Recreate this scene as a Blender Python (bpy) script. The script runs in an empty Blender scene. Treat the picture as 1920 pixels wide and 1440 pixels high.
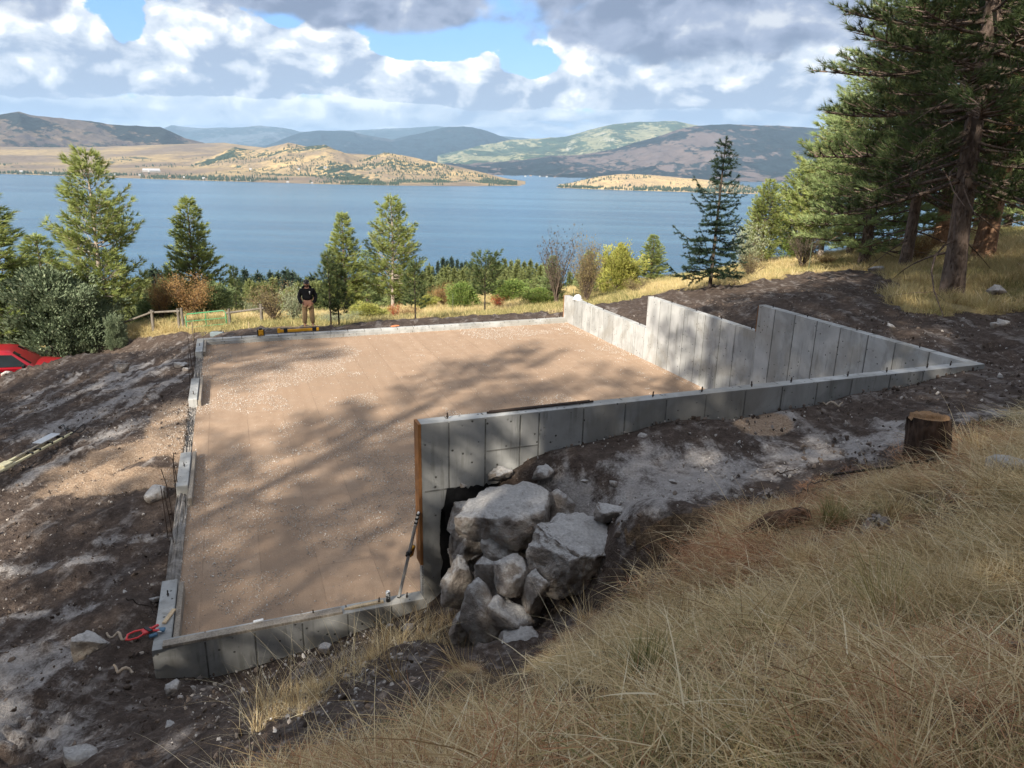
import bpy, bmesh, math, random
import numpy as np
from mathutils import Vector, Matrix

# ============================================================ camera, light, exposure
SC = bpy.context.scene
COL = SC.collection
EYE = 6.0
FPX, PITCH, ROLL = 1361.15, 0.2956004, 0.0210073
_fw = np.array([0, math.cos(PITCH), -math.sin(PITCH)])
_up = np.array([0, math.sin(PITCH), math.cos(PITCH)])
_r = np.array([1.0, 0, 0])
CAM_R = math.cos(ROLL) * _r + math.sin(ROLL) * _up
CAM_U = -math.sin(ROLL) * _r + math.cos(ROLL) * _up

cam_data = bpy.data.cameras.new('camera')
cam_data.sensor_width = 36.0
cam_data.sensor_fit = 'HORIZONTAL'
cam_data.lens = FPX / 1920 * 36.0
cam_data.clip_start = 0.05
cam_data.clip_end = 90000
cam = bpy.data.objects.new('camera', cam_data)
COL.objects.link(cam)
M = Matrix(((CAM_R[0], CAM_U[0], -_fw[0], 0), (CAM_R[1], CAM_U[1], -_fw[1], 0), (CAM_R[2], CAM_U[2], -_fw[2], EYE), (0, 0, 0, 1)))
cam.matrix_world = M
SC.camera = cam

SUN_AZ = math.radians(26)      # direction the light travels, clockwise from +Y
SUN_EL = math.radians(33)
SUN_STRENGTH = 4.0
SKY_STRENGTH = 0.065
CLOUD_GAIN = 0.60
EXPOSURE = 1.42

sun_data = bpy.data.lights.new('sun', 'SUN')
sun_data.energy = SUN_STRENGTH
sun_data.angle = math.radians(0.53)
sun_data.color = (1.0, 0.91, 0.77)
sun = bpy.data.objects.new('sun', sun_data)
sun.location = (-30, -60, 60)
_sd = Vector((math.sin(SUN_AZ) * math.cos(SUN_EL), math.cos(SUN_AZ) * math.cos(SUN_EL), -math.sin(SUN_EL)))
sun.rotation_euler = _sd.to_track_quat('-Z', 'Y').to_euler()
COL.objects.link(sun)

SC.view_settings.view_transform = 'Standard'
SC.view_settings.look = 'None'
SC.view_settings.gamma = 1
SC.view_settings.use_curve_mapping = False
SC.view_settings.exposure = EXPOSURE
SC.render.engine = 'CYCLES'
SC.cycles.use_denoising = True
SC.cycles.max_bounces = 6
SC.cycles.diffuse_bounces = 3
SC.cycles.transparent_max_bounces = 8
SC.cycles.volume_bounces = 0
SC.cycles.caustics_reflective = False
SC.cycles.caustics_refractive = False

# ============================================================ small node language
class X:
    nt = None
    def __init__(s, sock): s.s = sock
    @staticmethod
    def op(name, *a, clamp=False):
        n = X.nt.nodes.new('ShaderNodeMath'); n.operation = name; n.use_clamp = clamp
        for i, v in enumerate(a):
            if isinstance(v, X): X.nt.links.new(v.s, n.inputs[i])
            else: n.inputs[i].default_value = float(v)
        return X(n.outputs[0])
    def __add__(s, o): return X.op('ADD', s, o)
    __radd__ = __add__
    def __sub__(s, o): return X.op('SUBTRACT', s, o)
    def __rsub__(s, o): return X.op('SUBTRACT', o, s)
    def __mul__(s, o): return X.op('MULTIPLY', s, o)
    __rmul__ = __mul__
    def __truediv__(s, o): return X.op('DIVIDE', s, o)
    def max(s, o): return X.op('MAXIMUM', s, o)
    def min(s, o): return X.op('MINIMUM', s, o)
    def abs(s): return X.op('ABSOLUTE', s)

def new_node(t, **kw):
    n = X.nt.nodes.new(t)
    for k, v in kw.items(): setattr(n, k, v)
    return n
def link(a, b):
    X.nt.links.new(a.s if isinstance(a, X) else a, b)
def setin(sock, v):
    if isinstance(v, X): link(v, sock)
    elif isinstance(v, bpy.types.NodeSocket): link(v, sock)
    else: sock.default_value = v
def smooth(x, lo, hi, a=0.0, b=1.0, mode='SMOOTHSTEP'):
    n = new_node('ShaderNodeMapRange', interpolation_type=mode)
    for i, v in enumerate((x, lo, hi, a, b)): setin(n.inputs[i], v)
    return X(n.outputs[0])
def vec(x, y, z):
    n = new_node('ShaderNodeCombineXYZ')
    for i, v in enumerate((x, y, z)): setin(n.inputs[i], v)
    return n.outputs[0]
def noise(v, scale, detail=5, rough=0.55, dist=0.0, color=False):
    n = new_node('ShaderNodeTexNoise')
    if v is not None: link(v, n.inputs['Vector'])
    n.inputs['Scale'].default_value = scale; n.inputs['Detail'].default_value = detail
    n.inputs['Roughness'].default_value = rough; n.inputs['Distortion'].default_value = dist
    return n.outputs['Color'] if color else X(n.outputs['Fac'])
def voronoi(v, scale, feature='F1', rand=1.0, out='Distance'):
    n = new_node('ShaderNodeTexVoronoi', feature=feature)
    if v is not None: link(v, n.inputs['Vector'])
    n.inputs['Scale'].default_value = scale; n.inputs['Randomness'].default_value = rand
    return X(n.outputs[out])
def mixc(f, a, b, blend='MIX'):
    n = new_node('ShaderNodeMix', data_type='RGBA', blend_type=blend)
    setin(n.inputs[0], f)
    for sock, v in ((n.inputs[6], a), (n.inputs[7], b)):
        if isinstance(v, tuple): sock.default_value = (v[0], v[1], v[2], 1)
        else: setin(sock, v)
    return n.outputs[2]
def ramp(f, *stops):
    n = new_node('ShaderNodeValToRGB'); link(f, n.inputs[0])
    e = n.color_ramp.elements
    while len(e) < len(stops): e.new(0.5)
    for i, (p, c) in enumerate(stops):
        e[i].position = p; e[i].color = (c[0], c[1], c[2], 1)
    return n.outputs[0]
def mapped(v, scale=(1, 1, 1), rot=(0, 0, 0), loc=(0, 0, 0)):
    n = new_node('ShaderNodeMapping'); link(v, n.inputs[0])
    n.inputs['Location'].default_value = loc; n.inputs['Rotation'].default_value = rot; n.inputs['Scale'].default_value = scale
    return n.outputs[0]
def attr(name, out='Fac'):
    n = new_node('ShaderNodeAttribute', attribute_name=name); return X(n.outputs[out])
def texco(which='Object'):
    return new_node('ShaderNodeTexCoord').outputs[which]
def bump(h, strength=0.5, dist=0.05, normal=None):
    n = new_node('ShaderNodeBump'); link(h, n.inputs['Height'])
    n.inputs['Strength'].default_value = strength; n.inputs['Distance'].default_value = dist
    if normal is not None: link(normal, n.inputs['Normal'])
    return n.outputs[0]

def material(name, build, rough=0.85, spec=0.3, metal=0.0):
    m = bpy.data.materials.new(name); m.use_nodes = True
    nt = m.node_tree; X.nt = nt
    b = nt.nodes['Principled BSDF']
    b.inputs['Roughness'].default_value = rough
    b.inputs['Specular IOR Level'].default_value = spec
    b.inputs['Metallic'].default_value = metal
    res = build(b)
    if res is not None:
        if isinstance(res, tuple) and len(res) == 2 and not isinstance(res[0], (int, float)):
            setin(b.inputs['Base Color'], res[0]); link(res[1], b.inputs['Normal'])
        elif isinstance(res, tuple): b.inputs['Base Color'].default_value = (*res, 1)
        else: setin(b.inputs['Base Color'], res)
    return m
def plain(name, c, rough=0.6, spec=0.4, metal=0.0, var=0.12, scale=6.0, bmp=0.15):
    def f(b):
        v = texco()
        n = noise(v, scale, 5)
        k = mixc(smooth(n, .3, .7), tuple(x * (1 - var) for x in c), tuple(min(1, x * (1 + var)) for x in c))
        return (k, bump(noise(v, scale * 6, 4), bmp, 0.01))
    return material(name, f, rough, spec, metal)

# ============================================================ photograph geometry helpers
def ray(x, y):
    d = (x - 960) / FPX * CAM_R - (y - 720) / FPX * CAM_U + _fw
    return d / math.hypot(d[0], d[1])
def at_z(x, y, z):
    d = ray(x, y); return np.array([0, 0, EYE]) + d * ((z - EYE) / d[2])
def at_d(x, y, t):
    return np.array([0, 0, EYE]) + ray(x, y) * t
def project(P):
    P = np.asarray(P, float) - np.array([0, 0, EYE])
    d = P @ _fw
    ok = d > 0.05
    dd = np.where(ok, d, 1)
    return np.where(ok, 960 + FPX * (P @ CAM_R) / dd, -9999), np.where(ok, 720 - FPX * (P @ CAM_U) / dd, 9999), ok
RNG = np.random.default_rng(7)
random.seed(7)

# foundation frame: u along the near wall, v along the side walls
TH = 0.36878
EU = np.array([math.cos(TH), math.sin(TH)]); EV = np.array([-math.sin(TH), math.cos(TH)])
OO = np.array([-4.4856, 7.77525])
FW, FD, FT, FA = 14.058, 17.687, 0.212, 3.5275
H3, H2, H1 = 2.657, 1.953, 0.900
V3, V2 = 6.002, 11.321
PADZ = -0.20
LAKE = -120.0
def UV(u, v, z=0.0):
    p = OO + u * EU + v * EV; return Vector((p[0], p[1], z))
def to_uv(x, y):
    dx, dy = x - OO[0], y - OO[1]
    return dx * EU[0] + dy * EU[1], dx * EV[0] + dy * EV[1]

# ============================================================ numpy noise
def _hash(ix, iy, seed):
    h = (ix.astype(np.int64) * 374761393 + iy.astype(np.int64) * 668265263 + seed * 974711) & 0xFFFFFFFF
    h = ((h ^ (h >> 13)) * 1274126177) & 0xFFFFFFFF
    return ((h ^ (h >> 16)) & 0xFFFF) / 65535.0
def vnoise(x, y, seed=0):
    ix, iy = np.floor(x), np.floor(y); fx, fy = x - ix, y - iy
    sx = fx * fx * fx * (fx * (fx * 6 - 15) + 10); sy = fy * fy * fy * (fy * (fy * 6 - 15) + 10)
    ix = ix.astype(np.int64); iy = iy.astype(np.int64)
    a = _hash(ix, iy, seed); b = _hash(ix + 1, iy, seed); c = _hash(ix, iy + 1, seed); d = _hash(ix + 1, iy + 1, seed)
    return (a + (b - a) * sx + (c - a) * sy + (a - b - c + d) * sx * sy) * 2 - 1
def fbm(x, y, oct=5, seed=0, gain=0.5, ridged=False):
    t = np.zeros_like(x); a = 1.0; n = 0
    for i in range(oct):
        v = vnoise(x, y, seed + i * 17)
        if ridged: v = 1 - 2 * np.abs(v)
        t += v * a; n += a; a *= gain
        x, y = x * 2.03 + y * 0.31, y * 2.03 - x * 0.17
    return t / n

# ============================================================ objects
def put(o, parent=None):
    COL.objects.link(o)
    if parent is not None: o.parent = parent
    return o
def tag(o, label=None, cat=None, group=None, kind=None):
    if label: o['label'] = label
    if cat: o['category'] = cat
    if group: o['group'] = group
    if kind: o['kind'] = kind
    return o
def empty(name, loc=(0, 0, 0), rz=0.0, label=None, cat=None, group=None):
    o = bpy.data.objects.new(name, None); o.empty_display_size = 0.1
    o.location = loc; o.rotation_euler = (0, 0, rz)
    put(o); tag(o, label, cat, group); return o
def mesh_np(name, verts, faces, mat=None, parent=None, smooth_=False, loc=None):
    """fast mesh from numpy; faces is (n,3) or (n,4)"""
    me = bpy.data.meshes.new(name)
    verts = np.asarray(verts, np.float32); faces = np.asarray(faces, np.int32)
    k = faces.shape[1]
    me.vertices.add(len(verts)); me.vertices.foreach_set('co', verts.ravel())
    me.loops.add(faces.size); me.loops.foreach_set('vertex_index', faces.ravel())
    me.polygons.add(len(faces)); me.polygons.foreach_set('loop_start', np.arange(0, faces.size, k, dtype=np.int32))
    if smooth_: me.polygons.foreach_set('use_smooth', np.ones(len(faces), bool))
    me.update(calc_edges=True)
    if mat: me.materials.append(mat)
    o = bpy.data.objects.new(name, me)
    if loc is not None: o.location = loc
    put(o, parent); return o
def bm_obj(name, bm, mat=None, parent=None, smooth_=False, loc=None, rot=None):
    me = bpy.data.meshes.new(name); bm.to_mesh(me); bm.free()
    if smooth_:
        for p in me.polygons: p.use_smooth = True
    if mat:
        for m_ in (mat if isinstance(mat, (list, tuple)) else [mat]): me.materials.append(m_)
    o = bpy.data.objects.new(name, me)
    if loc is not None: o.location = loc
    if rot is not None: o.rotation_euler = rot
    put(o, parent); return o
def add_box(bm, c, s, rz=0.0, bev=0.0, R=None):
    r = bmesh.ops.create_cube(bm, size=1)['verts']
    bmesh.ops.scale(bm, vec=s, verts=r)
    if bev > 0:
        ed = list({e for v in r for e in v.link_edges})
        g = bmesh.ops.bevel(bm, geom=ed, offset=bev, segments=1, affect='EDGES')
        r = list({v for f in g['faces'] for v in f.verts} | {v for v in r if v.is_valid})
    if R is not None: bmesh.ops.transform(bm, matrix=R, verts=r)
    if rz: bmesh.ops.rotate(bm, cent=(0, 0, 0), matrix=Matrix.Rotation(rz, 3, 'Z'), verts=r)
    bmesh.ops.translate(bm, vec=c, verts=r)
    return r
def box_obj(name, c, s, mat, parent=None, rz=0.0, bev=0.0, R=None):
    bm = bmesh.new(); add_box(bm, c, s, rz, bev, R); return bm_obj(name, bm, mat, parent)
def tube_np(pts, rad, n=6):
    """one tube; returns verts, quads"""
    pts = np.asarray(pts, float); rad = np.asarray(rad, float); m = len(pts)
    t = np.gradient(pts, axis=0); t /= np.linalg.norm(t, axis=1, keepdims=True) + 1e-9
    ref = np.where(np.abs(t[:, 2:3]) > 0.9, np.array([[1.0, 0, 0]]), np.array([[0, 0, 1.0]]))
    a = np.cross(t, ref); a /= np.linalg.norm(a, axis=1, keepdims=True) + 1e-9
    b = np.cross(t, a)
    ang = np.linspace(0, 2 * np.pi, n, endpoint=False)
    V = pts[:, None, :] + rad[:, None, None] * (a[:, None, :] * np.cos(ang)[None, :, None] + b[:, None, :] * np.sin(ang)[None, :, None])
    i = np.arange(m - 1)[:, None] * n; j = np.arange(n)[None, :]; j2 = (j + 1) % n
    Fq = np.stack([i + j, i + j2, i + n + j2, i + n + j], -1).reshape(-1, 4)
    return V.reshape(-1, 3), Fq
class Tubes:
    def __init__(s): s.V = []; s.F = []; s.n = 0
    def add(s, pts, rad, n=6):
        v, f = tube_np(pts, rad, n); s.V.append(v); s.F.append(f + s.n); s.n += len(v)
    def obj(s, name, mat, parent=None, smooth_=True):
        return mesh_np(name, np.concatenate(s.V), np.concatenate(s.F), mat, parent, smooth_)
def copy_tree(o, parent=None):
    c = o.copy(); COL.objects.link(c); c.parent = parent
    for ch in list(o.children): copy_tree(ch, c)
    return c

_TEMPL = {}
def scatter(name, pts, rot, scl, idx, templates, label, cat=None, kind='stuff', parent=None):
    """host mesh whose points carry instances of the template meshes (geometry nodes)"""
    key = templates[0].name + str(len(templates))
    if key not in _TEMPL:
        c = bpy.data.collections.new('pieces_' + name)
        for i, m in enumerate(templates):
            c.objects.link(bpy.data.objects.new('%02d_piece' % i, m))
        _TEMPL[key] = c
    c = _TEMPL[key]
    me = bpy.data.meshes.new(name)
    me.vertices.add(len(pts)); me.vertices.foreach_set('co', np.asarray(pts, np.float32).ravel())
    a = me.attributes.new('rot', 'FLOAT_VECTOR', 'POINT'); a.data.foreach_set('vector', np.asarray(rot, np.float32).ravel())
    a = me.attributes.new('scl', 'FLOAT_VECTOR', 'POINT'); a.data.foreach_set('vector', np.asarray(scl, np.float32).ravel())
    a = me.attributes.new('idx', 'INT', 'POINT'); a.data.foreach_set('value', np.asarray(idx, np.int32))
    o = bpy.data.objects.new(name, me); put(o, parent)
    ng = bpy.data.node_groups.new('scatter_' + name, 'GeometryNodeTree')
    ng.interface.new_socket('Geometry', in_out='INPUT', socket_type='NodeSocketGeometry')
    ng.interface.new_socket('Geometry', in_out='OUTPUT', socket_type='NodeSocketGeometry')
    N = ng.nodes.new; L = ng.links.new
    gi, go = N('NodeGroupInput'), N('NodeGroupOutput')
    ci = N('GeometryNodeCollectionInfo'); ci.inputs[0].default_value = c
    ci.inputs['Separate Children'].default_value = True; ci.inputs['Reset Children'].default_value = True
    ip = N('GeometryNodeInstanceOnPoints'); ip.inputs['Pick Instance'].default_value = True
    def na(nm, t):
        n = N('GeometryNodeInputNamedAttribute'); n.data_type = t; n.inputs[0].default_value = nm; return n.outputs[0]
    er = N('FunctionNodeEulerToRotation')
    L(na('rot', 'FLOAT_VECTOR'), er.inputs[0]); L(er.outputs[0], ip.inputs['Rotation'])
    L(na('scl', 'FLOAT_VECTOR'), ip.inputs['Scale']); L(na('idx', 'INT'), ip.inputs['Instance Index'])
    L(gi.outputs[0], ip.inputs['Points']); L(ci.outputs[0], ip.inputs['Instance']); L(ip.outputs[0], go.inputs[0])
    md = o.modifiers.new('scatter', 'NODES'); md.node_group = ng
    tag(o, label, cat, None, kind)
    return o
def tmesh(name, V, Fc, mat, smooth_=False):
    o = mesh_np(name, V, Fc, mat, None, smooth_); me = o.data
    bpy.data.objects.remove(o); return me

# ============================================================ the sky
world = bpy.data.worlds.new('World'); SC.world = world
world.use_nodes = True
def build_world():
    nt = world.node_tree; X.nt = nt
    nt.nodes.clear()
    out = new_node('ShaderNodeOutputWorld'); bg = new_node('ShaderNodeBackground')
    sky = new_node('ShaderNodeTexSky', sky_type='NISHITA')
    sky.sun_disc = False; sky.sun_elevation = SUN_EL
    sky.sun_rotation = SUN_AZ + math.pi      # where the sun stands
    sky.altitude = 900; sky.air_density = 1.0; sky.dust_density = 0.4; sky.ozone_density = 1.6
    g = texco('Generated')
    sp = new_node('ShaderNodeSeparateXYZ'); link(g, sp.inputs[0])
    dx, dy, dz = (X(sp.outputs[i]) for i in range(3))
    az = X.op('ARCTAN2', dx, dy) * (180 / math.pi)
    el = X.op('ARCSINE', dz) * (180 / math.pi)
    # the cloud field of the view goes on round the compass, mirrored
    azw = X.op('PINGPONG', az + 38.0, 76.0) - 38.0
    nb = vec(dx * 10.0, dy * 10.0, dz * 15.0)
    def shifted(k): return vec(dx * 10.0 - 0.4 * k, dy * 10.0 + 0.1 * k, dz * 15.0 + k)
    big = noise(nb, 0.9, 3, 0.5) - 0.5
    edge = noise(nb, 1.9, 10, 0.58) - 0.5            # outlines
    def billow(v, s, d=5):
        n = new_node('ShaderNodeTexNoise', noise_type='RIDGED_MULTIFRACTAL'); link(v, n.inputs['Vector'])
        n.inputs['Scale'].default_value = s; n.inputs['Detail'].default_value = d; n.inputs['Roughness'].default_value = .5
        return X(n.outputs['Fac'])
    l1 = noise(nb, 1.5, 7, 0.50, 0.3); l2 = noise(shifted(0.20), 1.5, 5, 0.50, 0.3)
    puff = voronoi(mixc(0.10, mapped(nb, (2.4, 2.4, 3.0)), noise(nb, 5.0, 4, .6, color=True), 'ADD'), 1.0, 'SMOOTH_F1')
    emb = (l1 - l2)
    flatn = noise(vec(dx * 9.0, dy * 9.0, dz * 38.0), 2.0, 9, 0.58) - 0.5
    flat2 = noise(vec(dx * 9.0, dy * 9.0, dz * 38.0 + 0.30), 2.0, 6, 0.55) - 0.5

    def pxae(px, py):
        d = ray(px, py); return math.degrees(math.atan2(d[0], d[1])), math.degrees(math.atan(d[2]))
    def heap(px, py, rx, ry):
        """a cumulus: flat base at py, domed top, px units of the photograph"""
        a0, e0 = pxae(px, py)
        ra, re = rx / 1361 * 57.3 * 0.93, ry / 1361 * 57.3 * 0.98
        a = (azw - a0) / ra; e = el - e0
        up = e.max(0.0) / re; dn = (e * -1.0).max(0.0) / (re * 0.20)
        a2 = a * a
        F = 1.0 - a2 - up * up - dn * dn
        # light: grey underside, bright crown and left shoulder
        L = smooth(e / re + a * (-0.10), -0.05, 0.62)
        return F, L
    def hole(F, px, py, rx, ry, k=1.5):
        a0, e0 = pxae(px, py); a = (azw - a0) / (rx / 1361 * 57.3); e = (el - e0) / (ry / 1361 * 57.3)
        return F - X.op('EXPONENT', (a * a + e * e) * -1.0) * k
    def union(lst):
        f, l = lst[0]
        for F, L in lst[1:]:
            w = smooth(F - f, -0.12, 0.12)
            l = l * (1.0 - w) + L * w
            f = X.op('SMOOTH_MAX', f, F, 0.10)
        return f, l
    skycol = mixc(0.55, sky.outputs[0], (0.95, 3.1, 7.6))
    bgc = new_node('ShaderNodeVectorMath', operation='SCALE'); link(skycol, bgc.inputs[0]); bgc.inputs['Scale'].default_value = SKY_STRENGTH
    cur = bgc.outputs[0]
    def layer(cur, F, amp, lo, hi, light, dark, mid, white):
        m = smooth(F + (edge * amp) + (puff - 0.45) * (-0.42), lo, hi)
        c = mixc(smooth(light, 0.5, 1.0, 0, 1), mixc(smooth(light, 0.0, 0.55), dark, mid), white)
        return mixc(m, cur, c)
    G = CLOUD_GAIN
    def C(r, g, b, k=1.0): return (r * G * k, g * G * k, b * G * k)
    detail = emb * 1.5 + (l1 - 0.5) * 0.9 + (0.45 - puff) * 0.55 + edge * 0.5
    # rows of far small clouds low over the horizon
    low = smooth(el, 6.0, 2.6)
    rows = (flatn * 2.2 + big * 1.0 + 0.62) * low + (low - 1.0) * 2
    lt = (flatn - flat2) * 2.2 + flatn * 0.9 + big * 0.5 + 0.42
    cur = mixc(smooth(rows, -0.1, 0.5), cur, mixc(smooth(lt, 0.0, 1.15), C(.27, .36, .50), C(.62, .68, .74)))
    # middle row
    F, L = union([heap(120, 208, 260, 60), heap(420, 222, 260, 70), heap(720, 226, 240, 60), heap(960, 214, 150, 60), heap(1280, 222, 280, 62), heap(1600, 226, 280, 70)])
    F = hole(F, 162, 160, 34, 14, .8)
    cur = layer(cur, F, 2.2, 0.0, 0.38, L * 0.50 + detail * 1.1 + flatn * 0.5 + 0.27, C(.27, .35, .48), C(.45, .52, .61), C(.74, .77, .80))
    # big heaps
    F, L = union([heap(80, 146, 205, 150), heap(400, 150, 190, 150), heap(600, 154, 210, 112), heap(800, 178, 150, 80), heap(915, 190, 120, 92), heap(1110, 180, 150, 128), heap(1300, 180, 240, 120), heap(1500, 170, 260, 128), heap(1700, 190, 280, 130)])
    for h in ((222, 30, 34, 40, .8), (535, 25, 36, 20, .8), (800, 84, 90, 28, .9), (1015, 122, 54, 22, .9)): F = hole(F, *h)
    cur = layer(cur, F, 1.5, 0.06, 0.18, L * 0.50 + detail * 1.75 + flatn * 0.45 + 0.12, C(.27, .33, .44), C(.52, .56, .62), C(.93, .92, .90))
    # dark deck above
    F = None
    for p, q_, r_, s_ in ((640, -12, 340, 2.7), (1310, -6, 400, 4.7), (20, -50, 130, 2.8), (2050, 20, 420, 4.0)):
        a0, e0 = pxae(p, q_)
        a = (azw - a0) / (r_ / 1361 * 53.0); e = (el - e0).min(0.0) / s_
        f = 1.0 - a * a - e * e
        F = f if F is None else X.op('SMOOTH_MAX', F, f, 0.2)
    for h in ((222, 25, 45, 40, .7), (535, 35, 36, 18, .5)): F = hole(F, *h)
    F = F + smooth(el, 12.5, 17.0, 0.0, 0.55)
    cur = layer(cur, F, 1.0, 0.12, 0.50, (l1 - .5) * 1.6 + emb * 1.6 + flatn * .5 + big * 1.0 + 0.32, C(.15, .185, .27), C(.26, .30, .40), C(.50, .52, .56))
    # the same broken cover overhead and behind
    ov = vec(dx / (dz + 0.25), dy / (dz + 0.25), 0.0)
    on = noise(ov, 1.3, 8, 0.55); on2 = noise(mapped(ov, loc=(0.05, 0.12, 0)), 1.3, 6, 0.55)
    oc = mixc(smooth((on - on2) * 3 + (0.62 - on) * 1.5, -0.2, 0.6), C(.34, .38, .46), C(.95, .94, .92))
    om = smooth(on, 0.43, 0.56) * smooth(el, 13.0, 22.0)
    cur = mixc(om, cur, oc)
    # below the horizon
    cur = mixc(smooth(el, 0.0, -1.5), cur, C(.16, .19, .22))
    link(cur, bg.inputs['Color']); bg.inputs['Strength'].default_value = 1.0
    link(bg.outputs[0], out.inputs[0])
build_world()
world.cycles.sampling_method = 'MANUAL'
world.cycles.sample_map_resolution = 512

# ============================================================ terrain
GC = []
def gz(x, y, z): p = at_z(x, y, z); GC.append(tuple(p))
def gd(x, y, d): p = at_d(x, y, d); GC.append(tuple(p))
def gp(x, y, z): GC.append((x, y, z))
def guv(u, v, z): p = OO + u * EU + v * EV; GC.append((p[0], p[1], z))
for u, z in ((-.3, -.36), (.64, -.53), (1.35, -.5), (2.42, -.33), (3.0, -.22), (3.6, -.08), (3.85, .05), (4.5, 1.55), (5.16, 2.02), (5.74, 2.09), (6.44, 2.17),
             (7.34, 2.33), (8.12, 2.26), (9.46, 2.28), (11, 2.43), (13.19, 2.56), (14.2, 2.58)):
    guv(u, -0.08, z)
for v, z in ((.5, -.38), (1.8, -.4), (3.2, -.42), (5, -.40), (6.8, -.32), (7.6, -.2), (8.8, -.14), (10.2, -.18), (11.5, -.30), (13, -.34), (15, -.32), (17, -.25), (18.2, -.2)):
    guv(-0.35, v, z)
for u in (2, 5, 8, 11, 13.5): guv(u, FD + 0.3, -.12 if u < 12 else 0.0)
for v, z in ((17.9, .15), (15, .45), (12, .72), (11, .95), (8.5, 1.4), (6.2, 1.68), (5.7, 1.9), (3, 2.3), (1, 2.5)): guv(FW + 0.15, v, z)
for u in (3, 7, 11): guv(u, 3, -.4); guv(u, 9, -.4); guv(u, 15, -.4)
for p in ((960, 1440, 4.02), (1500, 1440, 4.38), (1920, 1440, 4.5), (720, 1440, 3.15), (520, 1440, 2.1), (300, 1440, .75), (0, 1440, -.2), (0, 1200, -.5), (150, 1330, -.1),
          (300, 1330, .1), (450, 1330, .35), (600, 1330, 1.0), (700, 1300, 1.45), (600, 1270, .15), (700, 1215, .05), (800, 1290, 2.0), (800, 1200, .75),
          (900, 1320, 2.75), (200, 1100, -.45), (100, 900, -.6), (0, 800, -.75), (200, 780, -.5), (250, 690, -.5), (130, 672, -.75), (0, 706, -.95), (300, 655, -.45), (200, 860, -.4)):
    gz(*p)
for p in ((1050, 1210, 5.9), (1150, 1130, 5.9), (1210, 1075, 6.2), (1040, 1170, 7.3), (1180, 985, 7.4), (1300, 950, 7.7), (1450, 935, 7.7), (1300, 1040, 6.4), (1150, 1220, 4.9),
          (930, 1250, 6.6), (1400, 1200, 4.1), (1700, 1200, 3.9), (1900, 1200, 3.9), (1650, 1000, 6.0), (1900, 950, 6.3), (1740, 872, 8.5), (1900, 860, 8.4),
          (1250, 880, 9.2), (1400, 860, 9.6), (1550, 830, 10.6), (1150, 900, 8.8), (1650, 780, 11.6), (1850, 760, 12.3), (1900, 690, 16.5), (1050, 900, 9.0)):
    gd(*p)
for _x, _y, _d, _z in ((880, 1120, 8.4, .25), (915, 1200, 7.9, .15), (950, 1170, 8.3, .3), (970, 1240, 7.2, .75), (1000, 1150, 8.0, .5), (870, 1180, 8.0, .15)):
    _p = at_d(_x, _y, _d); gp(_p[0], _p[1], _z)
pq = at_d(1040, 1200, 6.75); gp(pq[0], pq[1], 1.05)
for _x, _d, _z in ((1185, 7.0, 1.25), (1235, 6.9, 1.3), (1285, 6.8, 1.5), (1150, 6.9, 1.2), (880, 6.9, .75), (840, 7.2, .5), (930, 6.7, 1.0)):
    _p = at_d(_x, 1100, _d); gp(_p[0], _p[1], _z)
for _q in ((1190, 990, 7.28), (1245, 1000, 7.1), (1295, 1018, 6.95), (1230, 1118, 6.35), (1290, 1105, 6.3)): gd(*_q)
for p in ((1787, 558, 25.4), (1850, 485, 34), (1900, 620, 20.5), (1600, 590, 20.5), (1700, 560, 23.5), (1500, 555, 23.5), (1440, 545, 28), (1330, 545, 30.4), (1260, 548, 32.0), (1150, 572, 32.5),
          (1060, 588, 33), (950, 598, 30.5), (1500, 500, 42), (1700, 470, 42), (1600, 505, 36), (1920, 425, 60), (1300, 514, 48), (1150, 545, 46), (1000, 572, 42), (850, 585, 42), (700, 596, 40),
          (640, 612, 32), (579, 620, 29.5), (480, 616, 33), (345, 600, 40), (470, 600, 38), (230, 625, 41), (180, 628, 44), (60, 660, 46), (-200, 680, 46), (560, 600, 40)):
    gd(*p)
for x, y, d, z in ((20, 720, 34, -4.9), (60, 690, 37, -4.9), (-100, 720, 32, -4.9), (-260, 760, 30, -4.6), (130, 680, 33, -3.5)):
    pq = at_d(x, y, d); gp(pq[0], pq[1], z)
for p in ((0, 0, 4.4), (0, -2.5, 4.9), (-2, 0.5, 3.7), (-4.5, 0, 2.6), (3, 0, 4.9), (6, 2, 4.9), (8, -4, 6.3), (0, -6, 5.7), (-7, -5, 3.6), (-10, 3, 1.0), (-12, -8, 3.0), (0, -15, 8.4), (15, -12, 10), (-18, -15, 4.0), (12, 4, 4.8),
          (20, 6, 5.0), (25, 18, 4.6), (30, 30, 4.2), (-15, 8, -.2), (-20, 0, -.2), (-22, 14, -1.6), (-30, 10, -4), (-25, 25, -4.8), (0, -30, 13), (25, -30, 17), (-30, -25, 4), (40, 0, 11), (0, -60, 22), (-50, -40, 2), (55, 30, 9), (60, -30, 20)):
    gp(*p)
GC = np.array(GC)
def _phi(r2): return np.sqrt(r2 + 0.09)
def _fit():
    P = GC[:, :2]; n = len(P)
    D2 = ((P[:, None] - P[None]) ** 2).sum(-1)
    A = np.zeros((n + 3, n + 3)); A[:n, :n] = _phi(D2) - np.eye(n) * 0.06
    A[:n, n] = 1; A[:n, n + 1:] = P; A[n, :n] = 1; A[n + 1:, :n] = P.T
    b = np.zeros(n + 3); b[:n] = GC[:, 2]
    return np.linalg.solve(A, b)
_W = _fit()
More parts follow.
